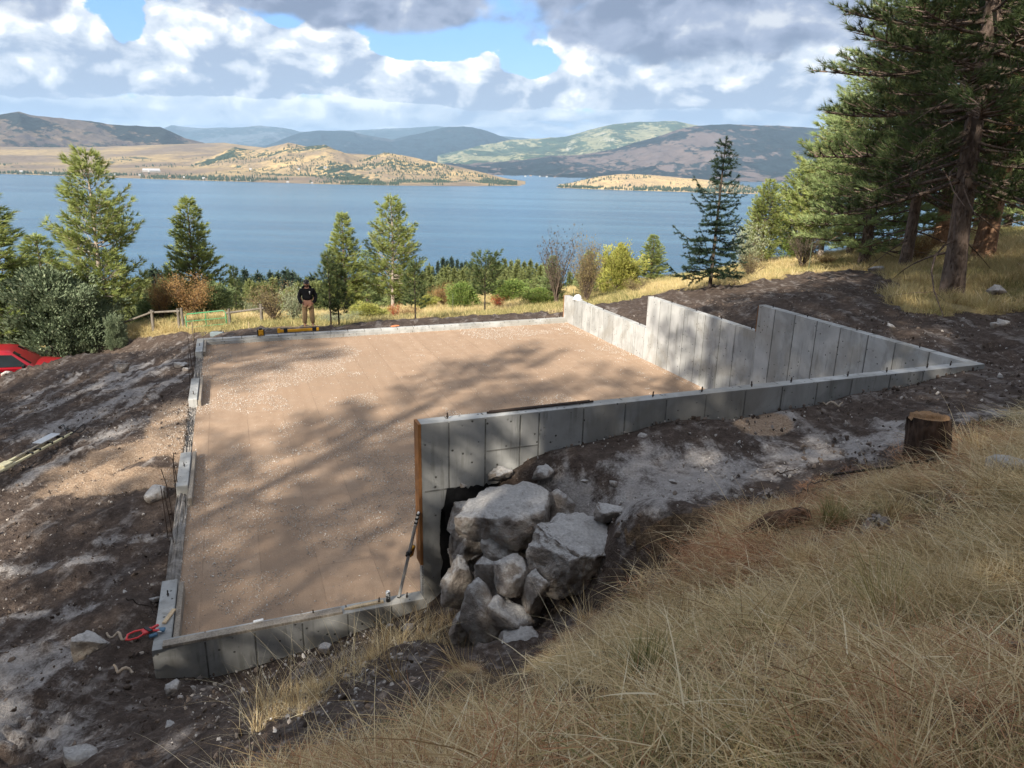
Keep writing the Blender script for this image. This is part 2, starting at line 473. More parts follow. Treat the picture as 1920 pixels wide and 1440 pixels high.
def rbf(x, y):
    out = np.empty(x.shape)
    xf, yf, of = x.ravel(), y.ravel(), out.ravel()
    for i in range(0, len(xf), 20000):
        a, b = xf[i:i + 20000], yf[i:i + 20000]
        D2 = (a[:, None] - GC[None, :, 0]) ** 2 + (b[:, None] - GC[None, :, 1]) ** 2
        of[i:i + 20000] = _phi(D2) @ _W[:-3] + _W[-3] + a * _W[-2] + b * _W[-1]
    return of.reshape(x.shape)
FAR_A = np.array([-180, -60, -34, -15, 0, 13, 20, 33, 60, 180.])
FAR_R = np.log(np.array([52, 80, 150, 300, 460, 640, 720, 900.]))
FAR_Z = np.array([
    [-4, -6, -6, -5, -3.2, -1.6, .2, 3.0, 9, 18],
    [-8, -12, -12, -11, -9, -7, -3.5, .5, 8, 20],
    [-20, -28, -29, -28, -25, -21, -15, -8, 4, 20],
    [-50, -62, -63, -60, -55, -51, -42, -32, -10, 10],
    [-80, -94, -96, -93, -88, -84, -75, -62, -30, 0],
    [-100, -117, -117, -117, -117, -116, -110, -100, -60, -20],
    [-110, -124, -124, -124, -124, -124, -122, -115, -80, -40],
    [-124, -124, -124, -124, -124, -124, -124, -124, -124, -124.]])
def zfar(x, y):
    r = np.log(np.hypot(x, y) + 1e-6); a = np.degrees(np.arctan2(x, y))
    ri = np.clip(np.interp(r, FAR_R, np.arange(len(FAR_R))), 0, len(FAR_R) - 1.001)
    ai = np.clip(np.interp(a, FAR_A, np.arange(len(FAR_A))), 0, len(FAR_A) - 1.001)
    i, j = ri.astype(int), ai.astype(int); f, g = ri - i, ai - j
    g = g * g * (3 - 2 * g)
    return (FAR_Z[i, j] * (1 - f) * (1 - g) + FAR_Z[i + 1, j] * f * (1 - g) + FAR_Z[i, j + 1] * (1 - f) * g + FAR_Z[i + 1, j + 1] * f * g)
def sstep(x, a, b):
    t = np.clip((x - a) / (b - a), 0, 1); return t * t * (3 - 2 * t)
def ground(x, y):
    x = np.atleast_1d(np.asarray(x, float)); y = np.atleast_1d(np.asarray(y, float))
    r = np.hypot(x, y); k = sstep(r, 44, 64)
    z = np.where(k < 1, rbf(np.clip(x, -200, 200), np.clip(y, -200, 200)), 0)
    return z * (1 - k) + zfar(x, y) * k
def G1(x, y): return float(ground(x, y)[0])

EDGE_X = np.array([-400, 0, 200, 360, 500, 640, 800, 1050, 1120, 1260, 1400, 1500, 1620, 1720, 1760, 1700, 1920][:15])
EDGE_Y = np.array([640, 640, 640, 626, 619, 613, 600, 588, 576, 549, 535, 517, 512, 510, 518][:15])
def in_poly(px, py, poly):
    inside = np.zeros(px.shape, bool); n = len(poly)
    for i in range(n):
        x1, y1 = poly[i]; x2, y2 = poly[(i + 1) % n]
        c = ((y1 > py) != (y2 > py)) & (px < (x2 - x1) * (py - y1) / (y2 - y1 + 1e-9) + x1)
        inside ^= c
    return inside
POLY_FG = [(430, 1470), (560, 1405), (690, 1390), (770, 1330), (820, 1280), (850, 1255), (890, 1262), (960, 1268), (1040, 1205), (1130, 1135), (1185, 1075), (1165, 990), (1300, 958), (1450, 945), (1560, 900), (1640, 868), (1700, 862), (1790, 800), (1960, 770), (2400, 760), (2600, 3000), (430, 3000)]
POLY_PIT = [(1150, 1015), (1185, 1022), (1240, 1035), (1295, 1052), (1312, 1078), (1290, 1098), (1200, 1112), (1150, 1130)]
POLY_TREE = [(1660, 560), (1700, 585), (1770, 592), (1840, 590), (1960, 585), (2400, 600), (2400, 300), (1900, 300), (1740, 500), (1640, 515), (1700, 535)]
def zones(P):
    """grass mask (foreground), field mask (beyond the dirt), from where the photograph shows them"""
    px, py, ok = project(P)
    wob = fbm(P[:, 0] * 1.3, P[:, 1] * 1.3, 3, 91) * 22
    fg = in_poly(px + wob, py + wob * .6, POLY_FG) & ok & ~in_poly(px + wob * .4, py + wob * .2, POLY_PIT)
    r = np.hypot(P[:, 0], P[:, 1])
    out = (~ok) | (px < -400) | (px > 2300)
    fg |= out & (P[:, 0] > -3) & (r < 16)
    fg |= (~ok) & (P[:, 0] > -5)
    ey = np.interp(px, EDGE_X, EDGE_Y)
    field = ok & (r > 26) & (py + wob * .25 < ey)
    field |= ok & in_poly(px + wob, py + wob * .3, POLY_TREE)
    field |= (r > 52) | (out & (r > 20))
    return fg & ~field, field, px, py, ok

def blob(px, py, cx, cy, rx, ry, ang=0.0, soft=1.0):
    a = math.radians(ang); dx, dy = px - cx, py - cy
    u = (dx * math.cos(a) + dy * math.sin(a)) / rx; v = (-dx * math.sin(a) + dy * math.cos(a)) / ry
    return np.clip(1.25 - (u * u + v * v), 0, 1)

def build_ground():
    az = np.concatenate([np.arange(-180, -42, 3.0), np.arange(-42, 42, 0.22), np.arange(42, 180, 3.0)])
    na = len(az)
    rs = [0.5]
    while rs[-1] < 900: rs.append(rs[-1] * 1.012)
    rs = np.array(rs); nr = len(rs)
    A = np.radians(az)
    x = rs[:, None] * np.sin(A)[None]; y = rs[:, None] * np.cos(A)[None]
    z = ground(x.ravel(), y.ravel())
    xf, yf = x.ravel(), y.ravel()
    P = np.stack([xf, yf, z], 1)
    fg, field, px, py, ok = zones(P)
    u, v = to_uv(xf, yf)
    r = np.hypot(xf, yf)
    dirt = ~(fg | field)
    du = np.maximum(np.maximum(-u, u - FW), np.maximum(-v, v - FD))      # distance outside the foundation
    near = np.clip(du / 0.8, 0.15, 1)
    # relief
    n1 = fbm(xf * .55, yf * .55, 3, 3) * .10
    n2 = fbm(xf * 2.1, yf * 2.1, 4, 11) * .055
    n3 = fbm(xf * 7.5, yf * 7.5, 4, 23, .6) * .030
    # tracks of machines, dragging furrows
    def furrow(ang, sc, seed):
        c, s = math.cos(ang), math.sin(ang)
        a = xf * c + yf * s; b = -xf * s + yf * c
        return fbm(a * sc * .16, b * sc, 4, seed, .55)
    fl = furrow(math.radians(62), 3.0, 41) * .11
    fr = furrow(math.radians(8), 3.2, 47) * .10
    left = sstep(-u, 0, 1.0)
    right = sstep(u, FW - .5, FW + 2) 
    c, s = math.cos(math.radians(62)), math.sin(math.radians(62))
    a = xf * c + yf * s; b = -xf * s + yf * c
    lug = (np.sin(a * 2 * math.pi / .17) * .030) * sstep(vnoise(b * .9, a * .12, 5), -.15, .4) * left
    rel = n1 + n2 + n3 + fl * left + fr * np.maximum(right, sstep(-v, .5, 3) * sstep(u, 6, 9)) + lug
    clod = np.maximum(fbm(xf * 4.2, yf * 4.2, 3, 77) - .25, 0) * .16
    rel = rel + clod
    zz = z + np.where(dirt, rel * near, np.where(fg, n1 * .8 + n2 * .9 + n3 * .4, n1 * .8 + n2)) * np.where(r > 60, 0.5, 1)
    zz += np.where(r > 60, fbm(xf * .03, yf * .03, 4, 8) * 2.2 * sstep(r, 60, 160), 0)
    # windrow of loose black soil along the far edge
    ey = np.interp(px, EDGE_X, EDGE_Y)
    berm = np.exp(-((py - ey - 3) / 5.0) ** 2) * (r > 26) * ok * (px < 1780) * (r < 50)
    zz += berm * (.07 + .14 * np.clip(fbm(xf * 1.7, yf * 1.7, 3, 55) + .2, 0, 1))
    inside = (u > .05) & (u < FW - .05) & (v > .05) & (v < FD - .05)
    # the spill of gravel lies over the door opening of the left wall
    zz = np.where(inside, -.9, zz)
    V = np.stack([xf, yf, zz], 1)
    i = np.arange(nr - 1)[:, None] * na; j = np.arange(na)[None]; j2 = (j + 1) % na
    Fq = np.stack([i + j, i + j2, i + na + j2, i + na + j], -1).reshape(-1, 4)[:, ::-1]
    keep = ~inside[Fq].all(1)
    Fq = Fq[keep]
    o = mesh_np('ground', V, Fq, None, None, True)
    # colours that belong to the soil
    dust = np.zeros(len(xf)); sand = np.zeros(len(xf))
    for q in ((1250, 895, 250, 62, -8), (1110, 935, 140, 55, 0), (1440, 868, 170, 34, -12), (1650, 835, 160, 26, -10), (1820, 790, 160, 18, -8), (210, 760, 190, 13, -22), (110, 800, 170, 12, -20), (280, 700, 150, 9, -22), (60, 1250, 120, 60, -10),
              (90, 1060, 200, 14, -8), (60, 1360, 160, 60, 10), (250, 1010, 120, 10, -6), (100, 1150, 180, 12, -5), (130, 860, 150, 12, -28), (1700, 800, 90, 15, 0), (1450, 790, 40, 20, 0), (160, 730, 190, 8, -22), (60, 745, 120, 8, -25), (230, 800, 140, 9, -20)):
        dust = np.maximum(dust, blob(px, py, *q))
    for q in ((335, 795, 70, 50, -20), (250, 850, 190, 24, -17), (170, 890, 130, 17, -22), (250, 905, 150, 22, -8), (1430, 795, 60, 22, 0), (330, 900, 50, 16, 0)):
        sand = np.maximum(sand, blob(px, py, *q))
    dust *= (r < 26); sand *= (r < 26)
    sand = np.maximum(sand, sstep(-du, -.5, .1) * (u < .1) * (v > 7) * (v < 10.6))
    for nm, arr in (('dust', dust * dirt), ('sand', sand * dirt), ('grassy', (fg | field).astype(float)), ('field', field.astype(float))):
        at = o.data.attributes.new(nm, 'FLOAT', 'POINT'); at.data.foreach_set('value', arr.astype(np.float32))
    return o

def m_ground(b):
    v = texco()
    dust, sand, grassy, field = attr('dust'), attr('sand'), attr('grassy'), attr('field')
    n = noise(v, 1.1, 8, .62); n2 = noise(v, 6.0, 8, .65); n3 = noise(v, 34.0, 5, .6)
    ft = noise(mapped(v, (1, .18, 1), (0, 0, math.radians(-62))), 3.2, 7, .6)
    soil = ramp(n2 * .6 + n3 * .4, (.32, (.036, .027, .022)), (.5, (.080, .060, .050)), (.68, (.165, .13, .108)))
    grey = ramp(n2 * .5 + n3 * .5, (.3, (.20, .18, .17)), (.5, (.34, .315, .30)), (.7, (.50, .475, .455)))
    tan = ramp(n3 * .7 + n2 * .3, (.3, (.17, .115, .075)), (.5, (.30, .215, .15)), (.68, (.50, .40, .31)))
    k = smooth(dust * .62 + (ft - .5) * 2.6 + (n - .5) * 1.6 + (n2 - .5) * 1.3 + (n3 - .5) * .5, .12, .85) * smooth(dust, .0, .12, .55, .92)
    lightdust = smooth((ft - .5) * 2.4 + (n2 - .5) * 1.2, .02, .5) * .40
    col = mixc(k.max(lightdust), soil, grey)
    col = mixc(smooth(sand + (n - .5) * .8 + (n2 - .5) * .5, .25, .6), col, tan)
    litter = ramp(n2 * .5 + n3 * .5, (.36, (.040, .028, .019)), (.5, (.12, .082, .052)), (.66, (.27, .19, .12)))
    gold = ramp(n2 * .6 + n * .4, (.3, (.19, .145, .065)), (.5, (.33, .26, .13)), (.7, (.46, .38, .21)))
    gm = mixc(field, litter, gold)
    col = mixc(smooth(grassy + (n2 - .5) * .4, .4, .6), col, gm)
    return (col, bump(n3 * .5 + n2 * .9 + ft * .8, 1.0, .07))
MAT_GROUND = material('soil and litter', m_ground, .95, .15)
ground_o = build_ground(); ground_o.data.materials.append(MAT_GROUND)
tag(ground_o, 'hillside of dark turned soil, dusty tracks and dry grass', None, None, 'structure')

# ---------- gravel pad
def build_pad():
    nu, nv = 140, 176
    uu, vv = np.meshgrid(np.linspace(FT - .02, FW - FT + .02, nu), np.linspace(FT - .02, FD - FT + .02, nv))
    u, v = uu.ravel(), vv.ravel()
    P = OO[None] + u[:, None] * EU + v[:, None] * EV
    z = PADZ + fbm(u * .35, v * .35, 3, 5) * .018 + fbm(u * 2, v * 2, 3, 9) * .006
    e = np.minimum(FW - FT - u, FD - FT - v); z += .05 * np.exp(-e / .12)
    d = np.hypot((v - 8.8) / 1.6, u / 1.3); z += .10 * np.exp(-d * d * 1.3) * (1 + .4 * fbm(u * 3, v * 3, 3, 3))
    V = np.concatenate([P, z[:, None]], 1)
    i = np.arange(nv - 1)[:, None] * nu; j = np.arange(nu - 1)[None]
    Fq = np.stack([i + j, i + j + 1, i + nu + j + 1, i + nu + j], -1).reshape(-1, 4)
    def m(b):
        # pad coordinates
        t = texco()
        pv = mapped(t, (1, 1, 1), (0, 0, -TH))
        n = noise(pv, .35, 5, .6); n2 = noise(pv, 3.2, 7, .62); n3 = noise(pv, 55, 4, .6); n4 = noise(mapped(pv, (1, .1, 1)), 4.0, 4, .55)
        col = ramp(n2 * .35 + n3 * .45 + n4 * .2, (.34, (.265, .182, .125)), (.5, (.345, .245, .172)), (.66, (.43, .32, .235)))
        br = new_node('ShaderNodeTexBrick'); link(mapped(pv, (1, 1, 1), (0, 0, math.pi / 2)), br.inputs['Vector'])
        br.inputs['Color1'].default_value = (.78, .78, .78, 1); br.inputs['Color2'].default_value = (1, 1, 1, 1); br.inputs['Mortar'].default_value = (.62, .60, .58, 1)
        br.inputs['Scale'].default_value = 1.0; br.inputs['Brick Width'].default_value = 5.3; br.inputs['Row Height'].default_value = .86; br.inputs['Mortar Size'].default_value = .012; br.inputs['Mortar Smooth'].default_value = .6
        col = mixc(smooth(n2, .3, .6) * .75, col, mixc(1.0, col, br.outputs[0], 'MULTIPLY'))
        vo = voronoi(pv, 26)
        fleck = smooth(vo, .16, .10) * smooth(noise(pv, .45, 6, .6), .5, .62)
        col = mixc(fleck * .7, col, (.58, .52, .47))
        return (col, bump(n3 * .6 + n2 * .5 + fleck * .3, .55, .02))
    o = mesh_np('gravel_pad', V, Fq, material('packed brown gravel', m, .95, .15), None, True)
    tag(o, 'flat bed of packed brown gravel inside the foundation', None, None, 'structure')
build_pad()

# ---------- lake
def m_lake(b):
    v = texco()
    vv = mapped(v, (1, 1, 1), (0, 0, math.radians(18)))
    w = noise(mapped(vv, (.34, 1, 1)), .22, 6, .62)
    w2 = noise(mapped(vv, (.3, 1, 1)), .022, 5, .6)
    streak = noise(mapped(v, (.10, 1, 1), (0, 0, math.radians(4))), .0052, 6, .6)
    col = mixc(smooth(streak, .38, .62), (.038, .110, .190), (.066, .160, .245))
    b.inputs['Roughness'].default_value = .22
    b.inputs['IOR'].default_value = 1.33
    return (col, bump(w * 1.0 + w2 * 3.0, 1.0, 1.6))
def build_lake():
    az = np.radians(np.arange(-75, 75.1, 3.0)); rs = np.array([560, 900, 1500, 2500, 4000, 7000, 11000])
    V = np.array([[r * math.sin(a), r * math.cos(a), LAKE] for r in rs for a in az]); na = len(az)
    Fq = [(i * na + j, (i + 1) * na + j, (i + 1) * na + j + 1, i * na + j + 1) for i in range(len(rs) - 1) for j in range(na - 1)]
    o = mesh_np('lake', V, np.array(Fq)[:, ::-1], material('lake water', m_lake, .2, .5))
    tag(o, 'wide steel blue lake with fine ripples', None, None, 'structure')
build_lake()

# ---------- hills and mountains beyond the lake
def el_of(px, py):
    d = ray(px, py); return math.degrees(math.atan2(d[0], d[1])), d[2]
def patch(name, crest, Rc, foot, depth, mat, relief, label, ns=1.0, base_top=None, seed=1, rn=70, power=1.3, front_extra=None, step=.10, rid=True):
    """heightfield: crest = photo skyline [(px,py)], Rc = distance of the crest, foot = near edge distances [(px, dist)]"""
    az_c = np.array([el_of(*p)[0] for p in crest]); tan_c = np.array([el_of(*p)[1] for p in crest])
    az = np.arange(az_c.min(), az_c.max() + 1e-6, step)
    Rcr = np.interp(az, [el_of(p, 300)[0] for p, _ in Rc], [d for _, d in Rc]) if isinstance(Rc, list) else np.full(len(az), float(Rc))
    ft = np.interp(az, [el_of(p, 300)[0] for p, _ in foot], [d for _, d in foot])
    zc = EYE + np.interp(az, az_c, tan_c) * Rcr
    t = np.concatenate([np.linspace(0, 1, rn), 1 + np.linspace(0, 1, 18)[1:] * .8])
    T = t[:, None]
    RR = np.where(T <= 1, ft[None] + (Rcr - ft)[None] * T, Rcr[None] + depth * (T - 1))
    A = np.radians(az)[None]
    x = RR * np.sin(A); y = RR * np.cos(A)
    sh = np.where(T <= 1, np.clip(T, 0, 1) ** power, 1 - ((T - 1) / .8) ** 1.6 * 1.0)
    z0 = LAKE - 2
    zz = z0 + (zc[None] - z0) * sh
    if front_extra is not None: zz = front_extra(x, y, T, zz, zc, z0)
    sc = 1 / (relief * 9 * ns)
    nz = fbm(x * sc, y * sc, 6, seed, .52, rid)
    if rid: nz = nz - .25
    nz2 = fbm(x * sc * 5, y * sc * 5, 4, seed + 5, .55)
    env = np.clip(np.minimum(T * 5, 1), 0, 1) * np.where(T <= 1, 1 - .75 * T ** 6, .4)
    zz = zz + (nz * relief + nz2 * relief * .18) * env
    V = np.stack([x.ravel(), y.ravel(), zz.ravel()], 1); na = len(az)
    i = np.arange(len(t) - 1)[:, None] * na; j = np.arange(na - 1)[None]
    Fq = np.stack([i + j, i + na + j, i + na + j + 1, i + j + 1], -1).reshape(-1, 4)[:, ::-1]
    o = mesh_np(name, V, Fq, mat, None, True)
    tag(o, label, None, None, 'structure')
    return o, (az, t, V.reshape(len(t), na, 3))

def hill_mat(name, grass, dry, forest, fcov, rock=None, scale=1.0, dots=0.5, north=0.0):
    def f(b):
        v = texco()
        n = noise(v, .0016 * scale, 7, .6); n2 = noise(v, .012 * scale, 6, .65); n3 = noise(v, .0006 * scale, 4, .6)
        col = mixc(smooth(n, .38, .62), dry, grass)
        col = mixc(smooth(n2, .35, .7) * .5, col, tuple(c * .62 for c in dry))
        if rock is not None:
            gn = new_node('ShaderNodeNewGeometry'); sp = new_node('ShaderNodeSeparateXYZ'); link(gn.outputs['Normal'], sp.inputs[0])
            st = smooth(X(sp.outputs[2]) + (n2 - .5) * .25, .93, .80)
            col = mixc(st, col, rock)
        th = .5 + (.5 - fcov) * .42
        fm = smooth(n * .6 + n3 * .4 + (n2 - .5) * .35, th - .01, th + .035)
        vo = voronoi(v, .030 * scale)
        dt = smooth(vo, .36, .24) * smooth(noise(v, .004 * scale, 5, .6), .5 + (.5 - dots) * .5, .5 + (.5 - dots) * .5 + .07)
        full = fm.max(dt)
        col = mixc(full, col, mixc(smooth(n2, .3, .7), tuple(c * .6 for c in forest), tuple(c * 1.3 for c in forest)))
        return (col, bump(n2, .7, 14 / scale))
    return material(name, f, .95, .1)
GOLD, DRY, FOR, ROCK = (.36, .27, .145), (.19, .15, .115), (.035, .055, .04), (.16, .13, .125)
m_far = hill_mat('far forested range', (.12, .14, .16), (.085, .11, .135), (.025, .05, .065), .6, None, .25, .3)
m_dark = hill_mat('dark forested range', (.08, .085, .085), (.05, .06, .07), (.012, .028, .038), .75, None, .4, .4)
m_green = hill_mat('green mountain', (.32, .30, .19), (.22, .225, .14), (.045, .075, .05), .56, (.34, .33, .30), .8, .55)
m_purple = hill_mat('cloud shaded brown grass mountain', (.175, .135, .115), (.12, .098, .095), (.016, .026, .032), .60, (.12, .10, .10), .7, .35)  # albedo lowered to stand in for cloud shadow
m_mesa = hill_mat('mesa of cloud shaded brown rock', (.21, .155, .10), (.105, .083, .070), (.018, .024, .024), .52, (.075, .062, .062), 1.0, .5)  # cloud shade over the mesa is mixed into its rock and grass tones
m_plain = hill_mat('dry grass plain', GOLD, DRY, FOR, .22, None, .9, .34)
m_gold = hill_mat('golden hills', (.46, .34, .17), (.23, .18, .125), FOR, .40, None, 2.0, .48)
m_isl = hill_mat('golden peninsula', (.50, .38, .20), (.36, .27, .17), FOR, .30, None, 2.6, .5)

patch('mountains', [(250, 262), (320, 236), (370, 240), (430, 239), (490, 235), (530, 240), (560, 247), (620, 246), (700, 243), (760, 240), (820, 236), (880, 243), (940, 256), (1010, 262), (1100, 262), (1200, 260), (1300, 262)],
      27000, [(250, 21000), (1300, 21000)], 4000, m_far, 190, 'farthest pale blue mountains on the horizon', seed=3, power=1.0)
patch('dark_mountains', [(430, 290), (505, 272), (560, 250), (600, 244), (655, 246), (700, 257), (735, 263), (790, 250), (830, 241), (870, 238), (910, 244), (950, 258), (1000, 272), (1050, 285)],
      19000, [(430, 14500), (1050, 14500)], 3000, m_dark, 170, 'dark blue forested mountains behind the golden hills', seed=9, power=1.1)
patch('green_mountain', [(820, 290), (900, 274), (960, 262), (1010, 261), (1060, 257), (1100, 246), (1150, 235), (1200, 229), (1265, 228), (1320, 238), (1400, 250), (1600, 262), (1800, 270)],
      15000, [(820, 9500), (1000, 9000), (1800, 9500)], 3000, m_green, 150, 'green wooded mountain above the head of the lake', seed=14, power=1.0)
patch('brown_mountain', [(760, 325), (860, 310), (980, 300), (1090, 290), (1150, 280), (1210, 262), (1260, 246), (1300, 238), (1370, 234), (1440, 236), (1500, 240), (1560, 243), (1640, 246), (1750, 255), (1900, 262), (2050, 270), (2300, 290)],
      [(760, 9500), (1100, 10000), (1500, 11000), (2300, 11500)], [(760, 7300), (1000, 7250), (1500, 7450), (1800, 7000), (2300, 6500)], 3000, m_purple, 110, 'purple brown mountain falling to the far right shore', seed=21, power=1.55)
patch('mesa', [(-500, 215), (-250, 222), (-60, 222), (0, 216), (35, 210), (60, 217), (120, 222), (170, 225), (200, 231), (250, 234), (300, 237), (345, 258), (400, 272), (450, 285)],
      [(-500, 9500), (450, 10500)], [(-500, 8200), (450, 9200)], 2500, m_mesa, 75, 'dark flat topped ridge at the left end of the lake', seed=31, power=.62)
plain_o, plain_g = patch('plain', [(-700, 262), (-300, 268), (0, 275), (150, 277), (280, 272), (420, 268), (520, 280), (620, 285), (760, 295), (860, 312), (930, 330), (985, 344)],
      [(-700, 8600), (0, 8600), (400, 8600), (620, 6800), (985, 4700)], [(-700, 5900), (-100, 5600), (0, 5480), (150, 5000), (300, 4520), (450, 4250), (600, 4000), (750, 3950), (870, 4020), (985, 4350)], 1500, m_plain, 16,
      'dry grass plain rising from the far lake shore', seed=41, power=1.1, rid=False, ns=2.0)
gold_o, gold_g = patch('golden_hills', [(330, 305), (400, 292), (440, 276), (470, 282), (500, 276), (540, 267), (575, 274), (610, 271), (650, 288), (680, 296), (720, 285), (760, 292), (810, 302), (870, 322), (930, 335), (970, 345)],
      [(330, 6200), (600, 5700), (720, 5200), (970, 4600)], [(330, 5200), (600, 4300), (750, 4150), (970, 4400)], 1300, m_gold, 34, 'golden grass hills with scattered dark pines', seed=57, power=1.15)
isl_o, isl_g = patch('peninsula', [(1036, 352), (1060, 346), (1090, 338), (1130, 330), (1170, 326), (1215, 328), (1260, 332), (1310, 336), (1350, 340), (1400, 350), (1425, 358)],
      4500, [(1036, 4100), (1200, 3980), (1425, 3960)], 700, m_isl, 12, 'low golden headland with pines reaching into the lake', seed=63, power=.9, rn=40)

# ============================================================ foundation
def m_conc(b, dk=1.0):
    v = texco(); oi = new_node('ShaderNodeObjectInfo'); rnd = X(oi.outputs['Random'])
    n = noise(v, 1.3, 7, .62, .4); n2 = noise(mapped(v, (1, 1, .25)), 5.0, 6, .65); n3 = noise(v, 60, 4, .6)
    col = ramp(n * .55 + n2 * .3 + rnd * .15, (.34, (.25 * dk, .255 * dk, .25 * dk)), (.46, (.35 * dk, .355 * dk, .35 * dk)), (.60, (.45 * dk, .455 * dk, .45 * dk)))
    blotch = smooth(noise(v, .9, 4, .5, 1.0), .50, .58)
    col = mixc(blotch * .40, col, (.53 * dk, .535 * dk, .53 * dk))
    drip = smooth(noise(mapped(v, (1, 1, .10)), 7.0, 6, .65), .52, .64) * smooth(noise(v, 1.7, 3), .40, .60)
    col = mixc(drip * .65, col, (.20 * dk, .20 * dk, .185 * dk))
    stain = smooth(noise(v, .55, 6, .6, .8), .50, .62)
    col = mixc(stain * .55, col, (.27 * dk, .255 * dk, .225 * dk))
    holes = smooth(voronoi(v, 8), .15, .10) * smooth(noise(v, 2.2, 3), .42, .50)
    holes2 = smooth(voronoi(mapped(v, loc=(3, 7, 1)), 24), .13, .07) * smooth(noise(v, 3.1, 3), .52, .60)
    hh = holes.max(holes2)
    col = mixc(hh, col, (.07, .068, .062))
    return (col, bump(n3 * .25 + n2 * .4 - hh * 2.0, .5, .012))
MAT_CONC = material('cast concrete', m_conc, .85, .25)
MAT_CONC_SHADE_STAIN = material('shade darkened stained concrete', lambda b: m_conc(b, .72), .85, .25)  # near outer face: shade painted into the colour, along with some staining
def m_conc_rough(b):
    v = texco(); n = noise(v, 9, 8, .7); n2 = noise(v, 2, 5, .6)
    col = ramp(n * .6 + n2 * .4, (.35, (.13, .115, .10)), (.5, (.26, .24, .22)), (.64, (.40, .38, .36)))
    return (col, bump(n, 1.0, .05))
MAT_ROUGH = material('rough concrete with gravel', m_conc_rough, .95, .2)
def m_seam(b):
    v = texco(); n = noise(v, 7, 6, .6)
    return (mixc(smooth(n, .35, .65), (.10, .10, .095), (.19, .19, .18)), bump(n, .4, .01))
MAT_SEAM = material('concrete seam', m_seam, .9, .2)
def m_wood(c1, c2):
    def f(b):
        v = texco(); n = noise(mapped(v, (18, 18, 1.2)), 2.0, 6, .6); n2 = noise(v, 3, 5, .6)
        return (mixc(smooth(n * .6 + n2 * .4, .35, .65), c1, c2), bump(n, .3, .01))
    return f
MAT_WOOD_BR = material('brown form board', m_wood((.20, .085, .03), (.36, .17, .065)), .75, .3)
MAT_WOOD_PALE = material('pale sawn wood', m_wood((.42, .32, .20), (.60, .48, .33)), .8, .2)
MAT_WOOD_GREY = material('weathered grey wood', m_wood((.20, .17, .14), (.36, .32, .27)), .9, .2)
MAT_TAR = plain('black waterproofing tar', (.008, .008, .009), .55, .4, var=.4, scale=9, bmp=.6)
MAT_STEEL = plain('dark rebar steel', (.055, .038, .030), .6, .4, .6)
MAT_ALU = plain('brushed aluminium', (.55, .56, .57), .38, .5, .7, var=.05)
MAT_BLACK = plain('black plastic', (.012, .012, .013), .45, .4)
MAT_YEL = plain('yellow tool plastic', (.62, .31, .015), .5, .4, var=.05)
MAT_RED = plain('red tool paint', (.62, .035, .04), .4, .5, var=.08)
MAT_BLUE = plain('blue tool steel', (.045, .12, .20), .45, .5, var=.2)
MAT_WHITE = plain('white plastic', (.78, .78, .77), .5, .4, var=.03)

fnd = empty('concrete_foundation', UV(0, 0, 0), 0, 'grey stepped concrete foundation walls around the brown gravel pad', 'foundation')
FR = Matrix.Rotation(TH, 4, 'Z')
fnd.rotation_euler = (0, 0, TH)
def fbox(name, u0, u1, v0, v1, z0, z1, mat, parent, bev=0.006):
    return box_obj(name, ((u0 + u1) / 2, (v0 + v1) / 2, (z0 + z1) / 2), (u1 - u0, v1 - v0, z1 - z0), mat, parent, 0, bev)
def jag_panel(*a, **k): return fbox(*a, **k)
def ray_u(px, py):     # on the near outer face
    d = ray(px, py); n = EV; t = (OO @ n) / (d[:2] @ n); p = np.array([d[0], d[1]]) * t
    return float((p - OO) @ EU)
def ray_v(px, py, U=FW - FT):
    d = ray(px, py); c = OO + EU * U; t = (c @ EU) / (d[:2] @ EU); p = np.array([d[0], d[1]]) * t
    return float((p - OO) @ EV)
fnd_parts = {}
def wall_u(name, u0, u1, z0, z1, joints, v0=0.0, face=-1, label=None, lowpanels=()):
    """a wall run along u: core plus proud cast panels on its outer face"""
    core = fbox(name, u0, u1, v0 + .006, v0 + FT - .006, z0, z1, MAT_SEAM, fnd, 0)
    if label: core['label'] = label
    js = [u0] + sorted(j for j in joints if u0 + .08 < j < u1 - .08) + [u1]
    for a, b in zip(js[:-1], js[1:]):
        off = random.uniform(0, .004)
        g = .010
        fbox('panel', a + (g if a > u0 else 0), b - (g if b < u1 else 0), v0 - off, v0 + FT * .5, z0, z1 + .001 + random.uniform(0, .002), MAT_CONC_SHADE_STAIN if v0 == 0 else MAT_CONC, core, .004)
        fbox('cap', a, b - .0, v0 + .001, v0 + FT * .5, z1 - .02, z1 + .004, MAT_CONC, core, .002) if v0 == 0 else None  # lighter top strip, left without the painted shade of the face
        fbox('panel', a + (g if a > u0 else 0), b - (g if b < u1 else 0), v0 + FT * .5 + .001, v0 + FT + off, z0, z1 + .001 + random.uniform(0, .002), MAT_CONC, core, .004)
    return core
def wall_v(name, u0, v0, v1, z0, z1, joints, label=None):
    core = fbox(name, u0 + .006, u0 + FT - .006, v0, v1, z0, z1, MAT_SEAM, fnd, 0)
    if label: core['label'] = label
    js = [v0] + sorted(j for j in joints if v0 + .08 < j < v1 - .08) + [v1]
    for a, b in zip(js[:-1], js[1:]):
        off = random.uniform(0, .005); g = .013
        fbox('panel', u0 - off, u0 + FT * .5, a + (g if a > v0 else 0), b - (g if b < v1 else 0), z0, z1 + .001 + random.uniform(0, .002), MAT_CONC, core, .004)
        fbox('panel', u0 + FT * .5 + .001, u0 + FT + off, a + (g if a > v0 else 0), b - (g if b < v1 else 0), z0, z1 + .001 + random.uniform(0, .002), MAT_CONC, core, .004)
    return core
